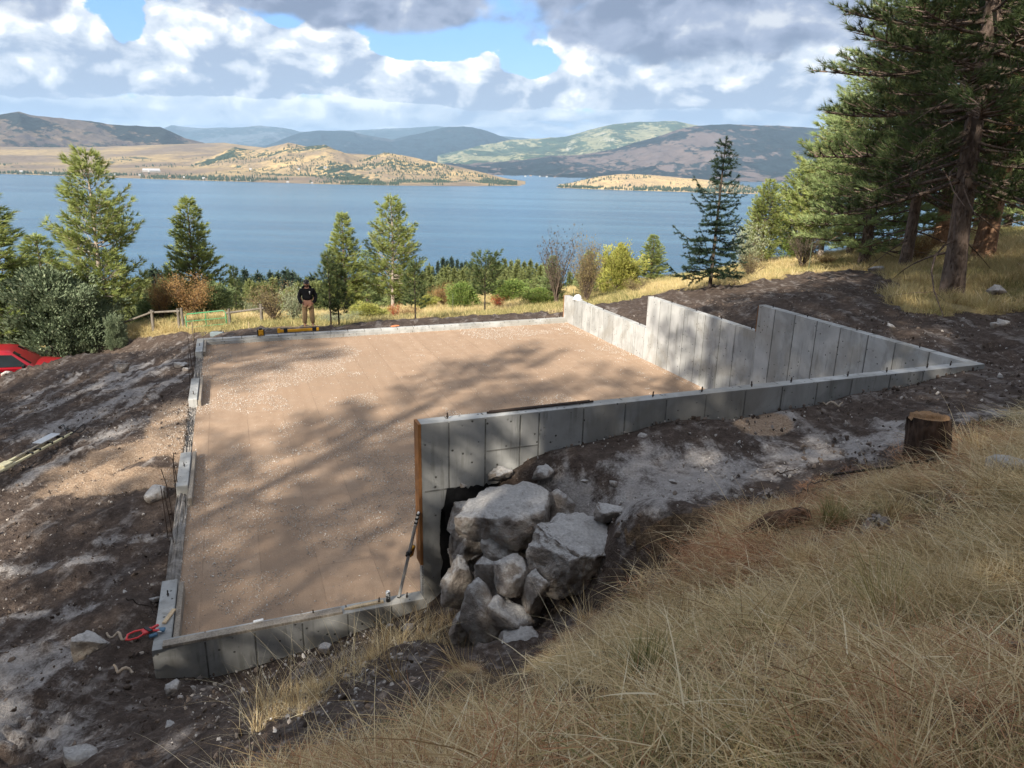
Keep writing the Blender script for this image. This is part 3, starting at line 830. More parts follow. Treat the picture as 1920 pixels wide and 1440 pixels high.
near_j = [ray_u(x, y) for x, y in ((842, 850), (910, 840), (975, 830), (1010, 820), (1093, 800), (1171, 790), (1248, 775), (1322, 770), (1395, 760), (1464, 750), (1530, 740), (1595, 730), (1668, 715), (1730, 706))]
tall = wall_u('tall_wall', FA, FW, -.9, H3, near_j, label='tall near wall with stained face darkened by painted shade')
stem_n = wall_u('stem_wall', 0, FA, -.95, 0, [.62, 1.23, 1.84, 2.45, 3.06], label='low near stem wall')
right_j = [ray_v(x, y) for x, y in ((1075, 600), (1090, 610), (1105, 620), (1122, 630), (1129, 636), (1147, 646), (1165, 656), (1184, 668), (1204, 674),
                                    (1230, 670), (1251, 670), (1275, 680), (1299, 690), (1312, 700), (1342, 700), (1370, 700), (1404, 700), (1440, 690), (1478, 690), (1520, 690), (1565, 690), (1620, 680), (1673, 680), (1740, 676))]
s3 = wall_v('step_wall', FW - FT, FT, V3, -.9, H3, right_j, 'highest step of the right wall')
s2 = wall_v('step_wall', FW - FT, V3, V2, -.9, H2, right_j, 'middle step of the right wall')
s1 = wall_v('step_wall', FW - FT, V2, FD, -.9, H1, right_j, 'lowest step of the right wall')
back = wall_u('back_wall', FT, FW - FT, -.9, 0, [FT + .61 * k for k in range(1, 22)], v0=FD - FT, label='low far wall flush with the soil')
# left wall: raised lengths and low door sills
for v0, v1 in ((FT, 1.7), (5.14, 6.9), (10.64, 12.66), (15.8, FD)):
    c = fbox('stem_block', .0, FT, v0, v1, -.95, 0, MAT_CONC, fnd, .01)
for v0, v1, dz in ((1.7, 5.14, -.17), (6.9, 10.64, -.22), (12.66, 15.8, -.19)):
    bm = bmesh.new(); add_box(bm, (.01 + (FT - .01) / 2, (v0 + v1) / 2, (-.95 + dz) / 2), (FT - .012, v1 - v0 - .004, .95 + dz))
    bmesh.ops.subdivide_edges(bm, edges=bm.edges[:], cuts=9, use_grid_fill=True)
    for v in bm.verts:
        if v.co.z > dz - .01: v.co.z += random.uniform(-.03, .035)
    bm_obj('door_sill', bm, MAT_ROUGH, fnd)
for v0, v1 in ((FT, 1.65), (4.6, 7.0), (10.6, 12.9), (15.9, FD - FT)):
    fbox('form_strip', FT + .012, FT + .085, v0, v1, -.5, -.035, MAT_WOOD_GREY, fnd, .004)
fbox('form_strip', FT + .01, FW - FT - .02, FD - FT - .09, FD - FT - .012, -.5, -.06, MAT_CONC, fnd, .004)
def ray_uz(px, py):
    d = ray(px, py); t = (OO @ EV) / (d[:2] @ EV); return float((np.array([d[0], d[1]]) * t - OO) @ EU), EYE + d[2] * t
for (xa, ya, xb, yb) in ((797, 921, 868, 913), (912, 846, 973, 838), (975, 838, 1008, 834)):
    (ua, za), (ub, zb) = ray_uz(xa, ya), ray_uz(xb, yb); zz_ = (za + zb) / 2
    fbox('form_seam', ua, ub, -.009, -.002, zz_ - .008, zz_ + .008, MAT_SEAM, fnd, 0)
# brown bulkhead boards at the open ends
fbox('end_board', FA - .045, FA - .003, -.004, FT + .01, .55, H3 + .004, MAT_WOOD_BR, fnd, .002)
fbox('end_board', FW - FT - .01, FW + .01, FD + .003, FD + .04, -.1, H1 + .004, MAT_WOOD_BR, fnd, .002)
fbox('end_board', FW - FT - .01, FW + .01, V3 + .003, V3 + .02, H2 + .004, H3 - .02, MAT_WOOD_BR, fnd, .002)
# black coating below grade
def tar():
    bm = bmesh.new(); n = 34; top = []; bot = []
    for i in range(n + 1):
        u = 3.80 + i / n * 1.3
        top.append(bm.verts.new((u, -.012, 1.66 + random.uniform(-.03, .03) + (.0 if i > 2 else -.2 * (2 - i)))))
        bot.append(bm.verts.new((u + (random.uniform(-.03, .03) if i == 0 else 0), -.012, .2)))
    # ragged left edge
    for i in range(n): bm.faces.new((bot[i], bot[i + 1], top[i + 1], top[i]))
    r = bmesh.ops.subdivide_edges(bm, edges=[e for e in bm.edges if abs(e.verts[0].co.x - e.verts[1].co.x) < .04 and e.verts[0].co.x < 3.9], cuts=14)
    for v in bm.verts:
        if v.co.x < 3.83: v.co.x += random.uniform(-.035, .03)
    bmesh.ops.solidify(bm, geom=bm.faces[:], thickness=.006)
    bm_obj('tar_coating', bm, MAT_TAR, fnd)
tar()
# anchor bolts in the wall tops
bt = None
def bolt(u, v, z, h=.09):
    global bt
    if bt is None:
        t = Tubes(); t.add([(0, 0, -.03), (0, 0, h)], [.010, .010], 6); t.add([(0, 0, h * .30), (0, 0, h * .42)], [.019, .019], 6)
        bt = t.obj('anchor_bolt', MAT_STEEL, fnd, False); o = bt
    else:
        o = bt.copy(); COL.objects.link(o); o.parent = fnd
    o.location = (u, v, z); o.rotation_euler = (random.uniform(-.08, .08), random.uniform(-.08, .08), 0); return o
for x, y in ((839, 792), (1228, 743), (1321, 729), (1416, 718), (1490, 710), (1597, 700), (1671, 692), (1746, 688), (1790, 683)):
    bolt(ray_u(x, y) + .03, .105, H3)
for v in (1.3, 2.9, 4.4, 5.6): bolt(FW - .105, v, H3)
for v in (6.3, 7.6, 8.8, 10.1, 11.1): bolt(FW - .105, v, H2)
for v in (11.9, 13.2, 14.5, 15.8): bolt(FW - .105, v, H1)
for u, v in ((.11, 1.25), (.11, 11.1), (.11, 16.6), (3.3, .1), (2.0, .1), (2.9, .1), (.11, 6.1), (12.6, FD - .1), (10.3, FD - .1), (7.6, FD - .1), (5.1, FD - .1)): bolt(u, v, 0)
# starter bars standing at the door openings
for u, v, z in ((-.05, 4.55, .62), (-.10, 3.9, .55), (.06, 3.2, .75), (-.06, 5.6, .50), (.03, 5.35, .45), (-.08, 14.9, .75), (-.04, 14.2, .7), (-.10, 13.4, .6), (-.03, 15.6, .8)):
    t = Tubes(); a = random.uniform(-.1, .1)
    t.add([(u, v, -.45), (u + a * .3, v + a * .2, z * .4), (u + a, v + random.uniform(-.05, .1), z)], [.008] * 3, 5); t.obj('rebar', MAT_STEEL, fnd)

# ============================================================ vegetation
def foliage(name, c1, c2, c3=None, trans=.35, big=1.2):
    m = bpy.data.materials.new(name); m.use_nodes = True; nt = m.node_tree; X.nt = nt
    nt.nodes.clear(); out = new_node('ShaderNodeOutputMaterial')
    gi = new_node('ShaderNodeNewGeometry'); rnd = X(gi.outputs['Random Per Island'])
    n = noise(texco(), big, 4, .6)
    k = rnd * .45 + smooth(n, .3, .7) * .55
    col = mixc(k, c1, c2)
    if c3: col = mixc(smooth(rnd, .90, .97), col, c3)
    d = new_node('ShaderNodeBsdfPrincipled'); setin(d.inputs['Base Color'], col); d.inputs['Roughness'].default_value = .55; d.inputs['Specular IOR Level'].default_value = .25
    t = new_node('ShaderNodeBsdfTranslucent'); setin(t.inputs[0], col)
    mx = new_node('ShaderNodeMixShader'); mx.inputs[0].default_value = trans
    link(d.outputs[0], mx.inputs[1]); link(t.outputs[0], mx.inputs[2]); link(mx.outputs[0], out.inputs[0])
    return m
NEEDLE = foliage('pine needles', (.20, .28, .11), (.42, .50, .23), (.30, .24, .09))
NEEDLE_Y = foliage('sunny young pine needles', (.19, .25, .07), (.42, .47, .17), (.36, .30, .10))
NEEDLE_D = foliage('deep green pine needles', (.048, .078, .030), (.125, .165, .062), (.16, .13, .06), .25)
NEEDLE_S = foliage('dark spruce needles', (.014, .030, .018), (.032, .056, .030), None, .15)
NEEDLE_F = foliage('far dark conifer', (.030, .052, .038), (.065, .095, .055), None, .15, .15)
NEEDLE_FY = foliage('far olive conifer', (.12, .15, .055), (.20, .22, .08), None, .2, .15)
JUNIPER = foliage('juniper foliage', (.11, .15, .09), (.24, .29, .18), (.36, .40, .26), .2)
JUNIPER_L = foliage('pale juniper foliage', (.12, .17, .075), (.23, .29, .13), None, .25)
LEAF_OR = foliage('orange autumn leaves', (.26, .145, .06), (.44, .28, .12), (.52, .40, .18))
LEAF_BR = foliage('brown dry leaves', (.15, .115, .055), (.32, .26, .12), (.3, .2, .12))
LEAF_YG = foliage('yellow green leaves', (.27, .29, .07), (.46, .46, .13), (.50, .42, .14))
LEAF_GR = foliage('green leaves', (.13, .20, .05), (.25, .33, .09), (.4, .38, .12))
LEAF_SG = foliage('pale sage leaves', (.24, .28, .17), (.42, .45, .29), None)
LEAF_RED = foliage('red autumn leaves', (.34, .05, .035), (.50, .14, .06), None)
LEAF_DK = foliage('dark purple brown leaves', (.05, .045, .04), (.12, .10, .07), None)
def m_bark(c1, c2, c3, zs=.35):
    def f(b):
        v = texco(); n = noise(mapped(v, (1, 1, zs)), 9, 7, .6, .6); vo = voronoi(mapped(v, (1, 1, zs)), 13)
        h = smooth(vo, .0, .5)
        col = mixc(smooth(n, .35, .6), c1, c2); col = mixc(smooth(h, .25, .0) * .8, col, c3)
        return (col, bump(h + n * .6, .9, .04))
    return f
BARK = material('pine bark', m_bark((.085, .060, .048), (.19, .145, .12), (.02, .016, .014)), .95, .1)
BARK_R = material('red brown pine bark', m_bark((.16, .085, .05), (.27, .165, .105), (.03, .02, .016)), .95, .1)
BARK_L = material('pale bark', m_bark((.22, .18, .15), (.38, .33, .28), (.09, .07, .06)), .95, .1)
BARK_D = material('dark bark', m_bark((.035, .028, .024), (.075, .062, .052), (.012, .010, .009)), .95, .1)
TWIG = plain('grey brown twigs', (.13, .10, .08), .9, .1, var=.3)
DEADTW = plain('dead dark branches', (.045, .035, .030), .9, .1, var=.3)

def needles(P, D, S, K, wid, spread, rng, nseg=1):
    """K thin triangles fanned round each tuft: P origins, D axes, S lengths"""
    n = len(P); D = D / (np.linalg.norm(D, axis=1, keepdims=True) + 1e-9)
    Dr = np.repeat(D, K, 0); Pr = np.repeat(P, K, 0); Sr = np.repeat(S, K)
    r = rng.normal(size=(n * K, 3)); r /= np.linalg.norm(r, axis=1, keepdims=True)
    d = Dr + r * spread * rng.uniform(.35, 1.1, (n * K, 1)); d /= np.linalg.norm(d, axis=1, keepdims=True)
    s = np.cross(d, rng.normal(size=(n * K, 3))); s /= np.linalg.norm(s, axis=1, keepdims=True) + 1e-9
    L = Sr * rng.uniform(.7, 1.15, n * K); W = wid * rng.uniform(.7, 1.3, n * K)
    o = Pr + d * (L * rng.uniform(-.15, .12, n * K))[:, None]
    a = o - s * (W * .5)[:, None]; b = o + s * (W * .5)[:, None]; c = o + d * L[:, None]
    V = np.stack([a, b, c], 1).reshape(-1, 3)
    return V, np.arange(len(V)).reshape(-1, 3)

def conifer_mesh(name, seed, H=8.0, R=2.0, base=.12, whorls=26, per=5, shape='cone', up0=.15, up1=.7, droop=.25, tw=4, tuft=.22, K=14, wid=.018, spread=.75,
                 nmat=None, bmat=None, trunk_r=None, gap=.15, curve=.0, lean=(0, 0), inner=.30, dead=0, tufts_along=False, tmul=1.0):
    """returns (trunk mesh, branch mesh, needle mesh)"""
    rng = np.random.default_rng(seed)
    tr = trunk_r or H * .016
    T = Tubes(); B = Tubes()
    zs = np.linspace(0, H, 14)
    tx = lean[0] * zs / H + curve * np.sin(zs / H * 3.0); ty = lean[1] * zs / H + curve * .6 * np.sin(zs / H * 4.1 + 1)
    rad = tr * (1 - zs / H) ** .8 + .008; rad[0] *= 1.25
    pts = np.stack([tx, ty, zs], 1); pts[0, 2] = -.35
    T.add(pts, rad, 12)
    P, D, S = [], [], []
    def axis(z): return np.array([np.interp(z, zs, tx), np.interp(z, zs, ty), z])
    for w in range(whorls):
        f = (w + rng.uniform(-.3, .3)) / whorls; f = min(max(f, 0), .985)
        z = H * (base + (1 - base) * f)
        if shape == 'cone': prof = (1 - f) ** .85 * (1 - .35 * (1 - min(f / .18, 1)))
        elif shape == 'column': prof = min(1, (1 - f) * 1.9) ** .8 * (1 - .3 * (1 - min(f / .15, 1)))
        elif shape == 'round': prof = max(.05, math.sin(math.pi * (f * .86 + .14)) ** .7)
        elif shape == 'mature': prof = (1 - f) ** .55 * (.75 + .25 * min(f / .2, 1))
        elif shape == 'spire': prof = (1 - f) ** 1.05 * .95 + .03
        n = per if rng.random() > .3 else per - 1
        a0 = rng.uniform(0, 2 * math.pi)
        for k in range(n):
            if rng.random() < gap * .5: continue
            a = a0 + 2 * math.pi * k / n + rng.normal() * .28
            L = R * prof * rng.uniform(.62, 1.12) + .10
            if rng.random() < gap: L *= .55
            up = up0 + (up1 - up0) * f + rng.normal() * .08
            m = 6; t = np.linspace(0, 1, m)
            out = np.array([math.cos(a), math.sin(a), 0]); side = np.array([-math.sin(a), math.cos(a), 0])
            c = axis(z)
            bend = rng.normal() * .12
            if shape == 'spire': zz = L * (up * t - droop * np.sin(t * math.pi * .9) * .7 + .16 * t ** 3)
            else: zz = L * (up * t - droop * t * (1 - t) * 1.2 + .18 * t ** 2 * (1 if f > .15 else .4))
            bp = c[None] + out[None] * (L * t)[:, None] + side[None] * (bend * L * t ** 2)[:, None]; bp[:, 2] += zz
            br = max(.006, tr * .30 * (L / R) ** .8)
            B.add(bp, br * (1 - t * .85), 4)
            def on(tt):
                i = min(int(tt * (m - 1)), m - 2); g = tt * (m - 1) - i
                return bp[i] * (1 - g) + bp[i + 1] * g
            ntw = max(2, int(tw * L / R * 1.6 + 1.5))
            for q in range(ntw):
                tt = inner + (1 - inner) * (q + rng.uniform(0, .8)) / ntw
                p0 = on(min(tt, .97)); sd = (1 if q % 2 else -1)
                l2 = L * .36 * (1.15 - tt) + .10 * R / 2
                dv = out * rng.uniform(.45, .9) + side * sd * rng.uniform(.5, 1.0) + np.array([0, 0, rng.uniform(-.12, .42) + (.2 if shape != 'spire' else -.15)])
                dv /= np.linalg.norm(dv)
                p1 = p0 + dv * l2
                if l2 > .18: B.add(np.stack([p0, (p0 + p1) / 2 + np.array([0, 0, -.03 * l2]), p1]), [br * .38, br * .28, .004], 3)
                nt = max(1, int(round(l2 / (tuft * .62) * tmul)))
                for h in range(nt):
                    g = (h + 1) / nt
                    if tufts_along or g > .32:
                        P.append(p0 + dv * l2 * g + rng.normal(size=3) * tuft * .12); D.append(dv + np.array([0, 0, .25]) * (shape != 'spire')); S.append(tuft * rng.uniform(.8, 1.15))
            if tufts_along:
                for tt in np.arange(inner * .5, 1.0, max(.04, tuft * .5 / L)):
                    P.append(on(min(tt, .99))); D.append(out * .9 + np.array([0, 0, .1])); S.append(tuft * rng.uniform(.7, 1.1))
            P.append(bp[-1]); D.append(out + np.array([0, 0, .5])); S.append(tuft)
            P.append(on(.9)); D.append(out + np.array([0, 0, .4])); S.append(tuft)
    for z in np.arange(H * .93, H + .05, tuft * .45):
        P.append(axis(min(z, H))); D.append(np.array([0, 0, 1.])); S.append(tuft * .9)
    for k in range(dead):
        z = H * rng.uniform(.06, base + .22); a = rng.uniform(0, 6.28); L = R * rng.uniform(.35, .8); c = axis(z)
        t = np.linspace(0, 1, 6); out = np.array([math.cos(a), math.sin(a), 0]); sd = np.array([-math.sin(a), math.cos(a), 0])
        bp = c[None] + out[None] * (L * t)[:, None] + sd[None] * (rng.normal() * .25 * L * t ** 2)[:, None]; bp[:, 2] += L * (-.18 * t - .25 * t ** 2 + rng.normal() * .05)
        B.add(bp, tr * .14 * (1 - t * .85) + .003, 4)
        for q in range(6):
            i = rng.integers(1, 5); dv = out * .6 + sd * rng.choice([-1, 1]) * .8 + np.array([0, 0, rng.normal() * .4]); l2 = L * .25 * rng.uniform(.5, 1.3)
            B.add(np.stack([bp[i], bp[i] + dv * l2 * .5 + rng.normal(size=3) * .03, bp[i] + dv * l2 + np.array([0, 0, -.08 * l2])]), [.010, .006, .003], 3)
    V, Fn = needles(np.array(P), np.array(D), np.array(S), K, wid, spread, rng)
    return (tmesh('trunk', np.concatenate(T.V), np.concatenate(T.F), bmat or BARK, True), tmesh('branches', np.concatenate(B.V), np.concatenate(B.F), bmat or BARK, True), tmesh('crown', V, Fn, nmat or NEEDLE))

def shrub_mesh(name, seed, H=2.5, R=1.2, stems=14, leaf=.07, nleaf=2600, lmat=None, smat=None, shape='round', fill=.6, tall=0.0, clump=.16):
    """many stems from the base with leaf faces in clumps near the outer shell"""
    rng = np.random.default_rng(seed); B = Tubes(); P = []
    for i in range(stems):
        a = rng.uniform(0, 6.283); tip = rng.uniform(.25, 1) ** .5
        h = H * (1 - .35 * tip ** 2) * rng.uniform(.72, 1.02); rr = R * tip
        t = np.linspace(0, 1, 7)
        x = math.cos(a) * rr * t ** 1.3 + np.cumsum(rng.normal(size=7)) * .02 * R; y = math.sin(a) * rr * t ** 1.3 + np.cumsum(rng.normal(size=7)) * .02 * R
        z = h * t; z[0] = -.2
        bp = np.stack([x, y, z], 1); B.add(bp, (.014 + .006 * H) * (1 - .85 * t), 4)
        for q in range(9):
            i0 = rng.integers(2, 7); p0 = bp[i0]; aa = rng.uniform(0, 6.283); l = R * rng.uniform(.15, .42)
            dv = np.array([math.cos(aa), math.sin(aa), rng.uniform(.2, 1.2)]); dv /= np.linalg.norm(dv)
            p1 = p0 + dv * l; B.add(np.stack([p0, p1]), [.008, .003], 3)
            P += [p1, p0 * .4 + p1 * .6, p0]
            for w in range(2):
                d2 = dv + rng.normal(size=3) * .6; p2 = p1 + d2 / np.linalg.norm(d2) * l * .5; P.append(p2)
                B.add(np.stack([p1, p2]), [.004, .002], 3)
    P = np.array(P)
    if shape == 'dense' or shape == 'spire':
        n = 900; u = rng.normal(size=(n, 3)); u /= np.linalg.norm(u, axis=1, keepdims=True)
        q = rng.uniform(.55, 1, n) ** .5
        zz = (u[:, 2] * .5 + .5)
        pw = (1 - zz) ** (.55 if shape == 'dense' else .9) * 1.25 * (.55 + .45 * np.minimum(zz / .25, 1))
        ang = np.arctan2(u[:, 1], u[:, 0])
        lob = 1 + .22 * vnoise(ang * 2.2 + 10, zz * 4 + seed, seed)
        Q = np.stack([np.cos(ang) * R * pw * q * lob, np.sin(ang) * R * pw * q * lob, zz * H * (.9 + .1 * lob)], 1)
        P = np.concatenate([P, Q])
    idx = rng.integers(0, len(P), nleaf)
    keep = vnoise(P[idx, 0] * 2.2 / R + 9, P[idx, 2] * 2.4 / R + 5, seed) > -fill
    C = P[idx][keep] + rng.normal(size=(keep.sum(), 3)) * clump * R * np.array([1, 1, .9]); C[:, 2] = np.abs(C[:, 2])
    n = len(C)
    d = rng.normal(size=(n, 3)) + np.array([0, 0, .5]); d /= np.linalg.norm(d, axis=1, keepdims=True)
    s = np.cross(d, rng.normal(size=(n, 3))); s /= np.linalg.norm(s, axis=1, keepdims=True)
    if shape in ('dense', 'spire'):
        c2 = np.stack([C[:, 0] * .9, C[:, 1] * .9, np.full(n, .55 * R)], 1); c2 /= np.linalg.norm(c2, axis=1, keepdims=True); d = d * .55 + c2; d /= np.linalg.norm(d, axis=1, keepdims=True)
        s = np.cross(d, rng.normal(size=(n, 3))); s /= np.linalg.norm(s, axis=1, keepdims=True)
    L = leaf * rng.uniform(.6, 1.3, n)[:, None]; W = L * (.20 if shape in ('dense', 'spire') else .42)
    V = np.stack([C - d * L * .5, C + s * W, C + d * L * .5, C - s * W], 1).reshape(-1, 3)
    return (tmesh('stems', np.concatenate(B.V), np.concatenate(B.F), smat or TWIG, True), tmesh('leaves', V, np.arange(len(V)).reshape(-1, 4), lmat or LEAF_GR))

def plant(name, meshes, names, loc, scale, rz, label, cat, group=None, tilt=(0, 0)):
    o = empty(name, loc, rz, label, cat, group); o.scale = scale if isinstance(scale, tuple) else (scale,) * 3
    o.rotation_euler = (tilt[0], tilt[1], rz)
    for m, n in zip(meshes, names):
        put(bpy.data.objects.new(n, m), o)
    return o
TN = ('trunk', 'branches', 'crown'); SN = ('stems', 'leaves')
def at_ground(px, py, d):
    p = at_d(px, py, d); return p[0], p[1], G1(p[0], p[1])
def px_height(px, ytop, ybase, d):
    return at_d(px, ytop, d)[2] - at_d(px, ybase, d)[2]

# --- young and half grown pines on the slope
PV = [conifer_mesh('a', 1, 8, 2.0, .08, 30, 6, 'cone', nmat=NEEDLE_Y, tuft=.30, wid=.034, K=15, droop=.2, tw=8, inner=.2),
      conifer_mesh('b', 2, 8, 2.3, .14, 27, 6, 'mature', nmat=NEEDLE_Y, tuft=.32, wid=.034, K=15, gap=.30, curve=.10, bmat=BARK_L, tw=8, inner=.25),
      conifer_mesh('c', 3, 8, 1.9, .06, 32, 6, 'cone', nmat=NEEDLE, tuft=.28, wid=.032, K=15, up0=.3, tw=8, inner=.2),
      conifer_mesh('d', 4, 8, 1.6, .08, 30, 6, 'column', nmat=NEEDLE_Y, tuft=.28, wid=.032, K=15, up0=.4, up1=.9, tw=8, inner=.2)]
def pine(v, px, ytop, ybase, d, halfw, label, group=None, rz=None, nameo='pine_tree', widen=1.0):
    x, y, z = at_ground(px, ybase, d)
    dist = math.hypot(x, y)
    ztop = at_d(px, ytop, dist)[2]; h = ztop - z
    w = halfw / FPX * dist * 1.0 / (2.1, 2.3, 2.0, 1.75)[PV.index(v)] * widen
    return plant(nameo, v, TN, (x, y, z), (w, w, h / 8.0), rz if rz is not None else random.uniform(0, 6.28), label, 'pine tree', group)
pine(PV[0], 2, 340, 650, 43, 105, 'dense green pine cut off by the left edge of the view, beyond the juniper')
pine(PV[0], 100, 440, 640, 50, 75, 'pale green pine rising just behind the broad dark juniper')
pine(PV[1], 204, 288, 605, 42, 78, 'tall airy pine with pale bare trunk between juniper and orange shrub')
pine(PV[0], 374, 371, 605, 46, 62, 'pointed bluish pine standing behind the orange shrub')
pine(PV[0], 650, 400, 600, 49, 52, 'yellow green pine with narrow tip behind the two dark young pines')
pine(PV[1], 738, 372, 602, 50, 60, 'tall bushy grey green pine right of the person, tallest in the centre')
pine(PV[3], 1424, 338, 505, 47, 36, 'sunlit slim pine between black spruce and big shaded pines')
pine(PV[0], 1220, 440, 528, 50, 36, 'small light green pine beside the yellow bush')
pine(PV[1], 1535, 205, 500, 46, 80, 'tall sunlit yellow green pine peeking out left of the shaded pines')
pine(PV[3], 1490, 310, 500, 50, 46, 'sunlit pine low at the left foot of the shaded pine group')
pine(PV[2], 1100, 470, 575, 44, 30, 'green pine mixed into the bare brown shrub')
pine(PV[2], 1033, 480, 588, 41, 34, 'bluish young pine left of the leafless dark shrub')
pine(PV[3], 545, 540, 600, 56, 20, 'little pale pine above the bushes left of the person')
pine(PV[2], 690, 470, 600, 58, 38, 'half hidden pine filling the gap between two taller pines')
# dark young pines nearer the pad
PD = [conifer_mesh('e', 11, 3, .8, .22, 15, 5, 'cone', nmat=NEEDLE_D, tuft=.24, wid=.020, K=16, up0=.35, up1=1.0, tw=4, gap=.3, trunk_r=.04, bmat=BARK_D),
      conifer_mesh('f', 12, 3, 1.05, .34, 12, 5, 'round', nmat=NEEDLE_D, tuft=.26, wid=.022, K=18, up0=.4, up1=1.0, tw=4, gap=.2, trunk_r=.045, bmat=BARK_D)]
def ypine(v, px, ytop, ybase, d, halfw, label):
    x, y, z = at_ground(px, ybase, d); dist = math.hypot(x, y); h = at_d(px, ytop, dist)[2] - z
    w = halfw / FPX * dist / (.95, 1.15)[PD.index(v)]
    return plant('young_pine', v, TN, (x, y, z), (w, w, h / 3.0), random.uniform(0, 6), label, 'young pine')
ypine(PD[0], 621, 476, 612, 30.2, 33, 'dark young pine just right of the person, taller of two')
ypine(PD[0], 636, 500, 612, 30.6, 34, 'dark young pine close behind its taller twin, right of the person')
ypine(PD[0], 779, 494, 604, 32, 34, 'thin dark green young pine behind the far edge of the pad')
ypine(PD[1], 909, 487, 584, 37, 38, 'rounded dark young pine on a short bare trunk above the pad corner')
ypine(PD[0], 446, 502, 600, 52, 20, 'dark slender young pine behind the green gate')

# --- the black spruce
SPR = conifer_mesh('s', 21, 6, 2.15, .10, 18, 5, 'spire', nmat=NEEDLE_S, bmat=BARK_D, tuft=.13, wid=.020, K=12, spread=1.0, up0=.10, up1=.75, droop=.25, tw=7, tufts_along=True, trunk_r=.075, gap=.38, inner=.08, tmul=1.6)
x, y, z = at_ground(1330, 545, 30.4)
plant('spruce_tree', SPR, TN, (x, y, z), (1.0, 1.0, (at_d(1352, 258, 30.4)[2] - z) / 6.0), 1.0, 'dark lone spruce with layered boughs against the lake', 'spruce tree', tilt=(0, .035))

# --- big shaded ponderosas on the right
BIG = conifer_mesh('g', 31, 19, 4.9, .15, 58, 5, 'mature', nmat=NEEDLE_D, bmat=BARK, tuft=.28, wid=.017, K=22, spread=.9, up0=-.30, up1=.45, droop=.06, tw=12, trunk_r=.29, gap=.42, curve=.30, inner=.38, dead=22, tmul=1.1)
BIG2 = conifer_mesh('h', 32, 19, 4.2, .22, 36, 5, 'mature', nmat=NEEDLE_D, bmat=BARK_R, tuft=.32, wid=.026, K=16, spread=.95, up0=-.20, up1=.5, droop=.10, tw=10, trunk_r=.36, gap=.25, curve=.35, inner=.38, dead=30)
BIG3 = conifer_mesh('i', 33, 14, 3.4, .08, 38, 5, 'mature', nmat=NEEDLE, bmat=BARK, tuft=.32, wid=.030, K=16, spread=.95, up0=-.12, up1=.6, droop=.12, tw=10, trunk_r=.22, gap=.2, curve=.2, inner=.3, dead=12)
def big(v, H, px, py, d, h, w, label, rz, lean=(0, 0), nameo='ponderosa_pine'):
    x, y, z = at_ground(px, py, d)
    return plant(nameo, v, TN, (x, y, z), (w, w, h / H), rz, label, 'pine tree', None, lean)
big(BIG, 19, 1788, 560, 25.4, 19, 1.0, 'big grey barked pine whose trunk stands nearest above the wall tip', 2.2, (0, .02))
big(BIG2, 19, 1850, 487, 34, 20, 1.0, 'red brown barked big pine behind and right of the nearest trunk', .6, (0, .03))
big(BIG2, 19, 1752, 470, 42, 17, .95, 'dark trunked pine left of the nearest big trunk, further back', 3.9)
big(BIG2, 19, 1785, 468, 46, 15, .6, 'thin leaning pine trunk close beside the dark trunked pine', 5.2, (0, .12))
big(BIG, 19, 1690, 500, 33, 17.0, .72, 'tall shaded pine with boughs sweeping low, left of the nearest trunk', 4.1)
big(BIG3, 14, 1625, 495, 37, 12, 1.1, 'shaded pine with boughs to the ground left of the big trunks', 1.2)
big(BIG3, 14, 1590, 498, 44, 10, .85, 'green pine at the back of the shaded group above the grass', 2.9)
big(BIG3, 14, 1700, 480, 52, 13, 1.0, 'pine deep inside the shaded group, trunk half lit', 4.4)
big(BIG2, 19, 1990, 470, 30, 19, 1.0, 'pine with reddish needles at the right edge of the view', 5.0)
big(BIG3, 14, 1890, 430, 62, 12, 1.1, 'sunlit pine far up the grassy slope behind the red trunk', .4)
big(BIG3, 14, 1830, 440, 70, 12, 1.1, 'pine up the slope between the two big trunks', 1.9)
big(BIG3, 14, 1960, 420, 58, 13, 1.1, 'pine up the slope beyond the right edge', 3.3)

# --- the wood behind the camera that shades the work site
SH = conifer_mesh('j', 41, 18, 3.6, .16, 30, 5, 'mature', nmat=NEEDLE_D, bmat=BARK, tuft=.42, wid=.05, K=10, spread=.9, up0=-.1, up1=.5, tw=5, trunk_r=.3, gap=.2, inner=.25)
WOOD = [(-8, -8, 22), (-3, -11, 27), (2.5, -9, 26), (-6, -13, 30), (1, -14, 34), (7, -12, 29), (13, -9, 29), (-18, -14, 24), (-11, -20, 28), (-3, -21, 30),
        (5, -20, 31), (12, -17, 31), (-20, -25, 27), (-9, -29, 31), (1, -29, 33), (10, -27, 33), (-23, -3, 24), (-29, 2, 20), (-27, -14, 29), (-34, -6, 26), (-36, -22, 30), (0, 0, 0)]
for i, (x, y, h) in enumerate(WOOD[:-1]):
    plant('pine_tree', SH, TN, (x, y, G1(x, y)), (h / 19, h / 19, h / 18), i * 1.7, 'pine in the wood on the slope behind the viewpoint', 'pine tree', 'pines behind the viewpoint')

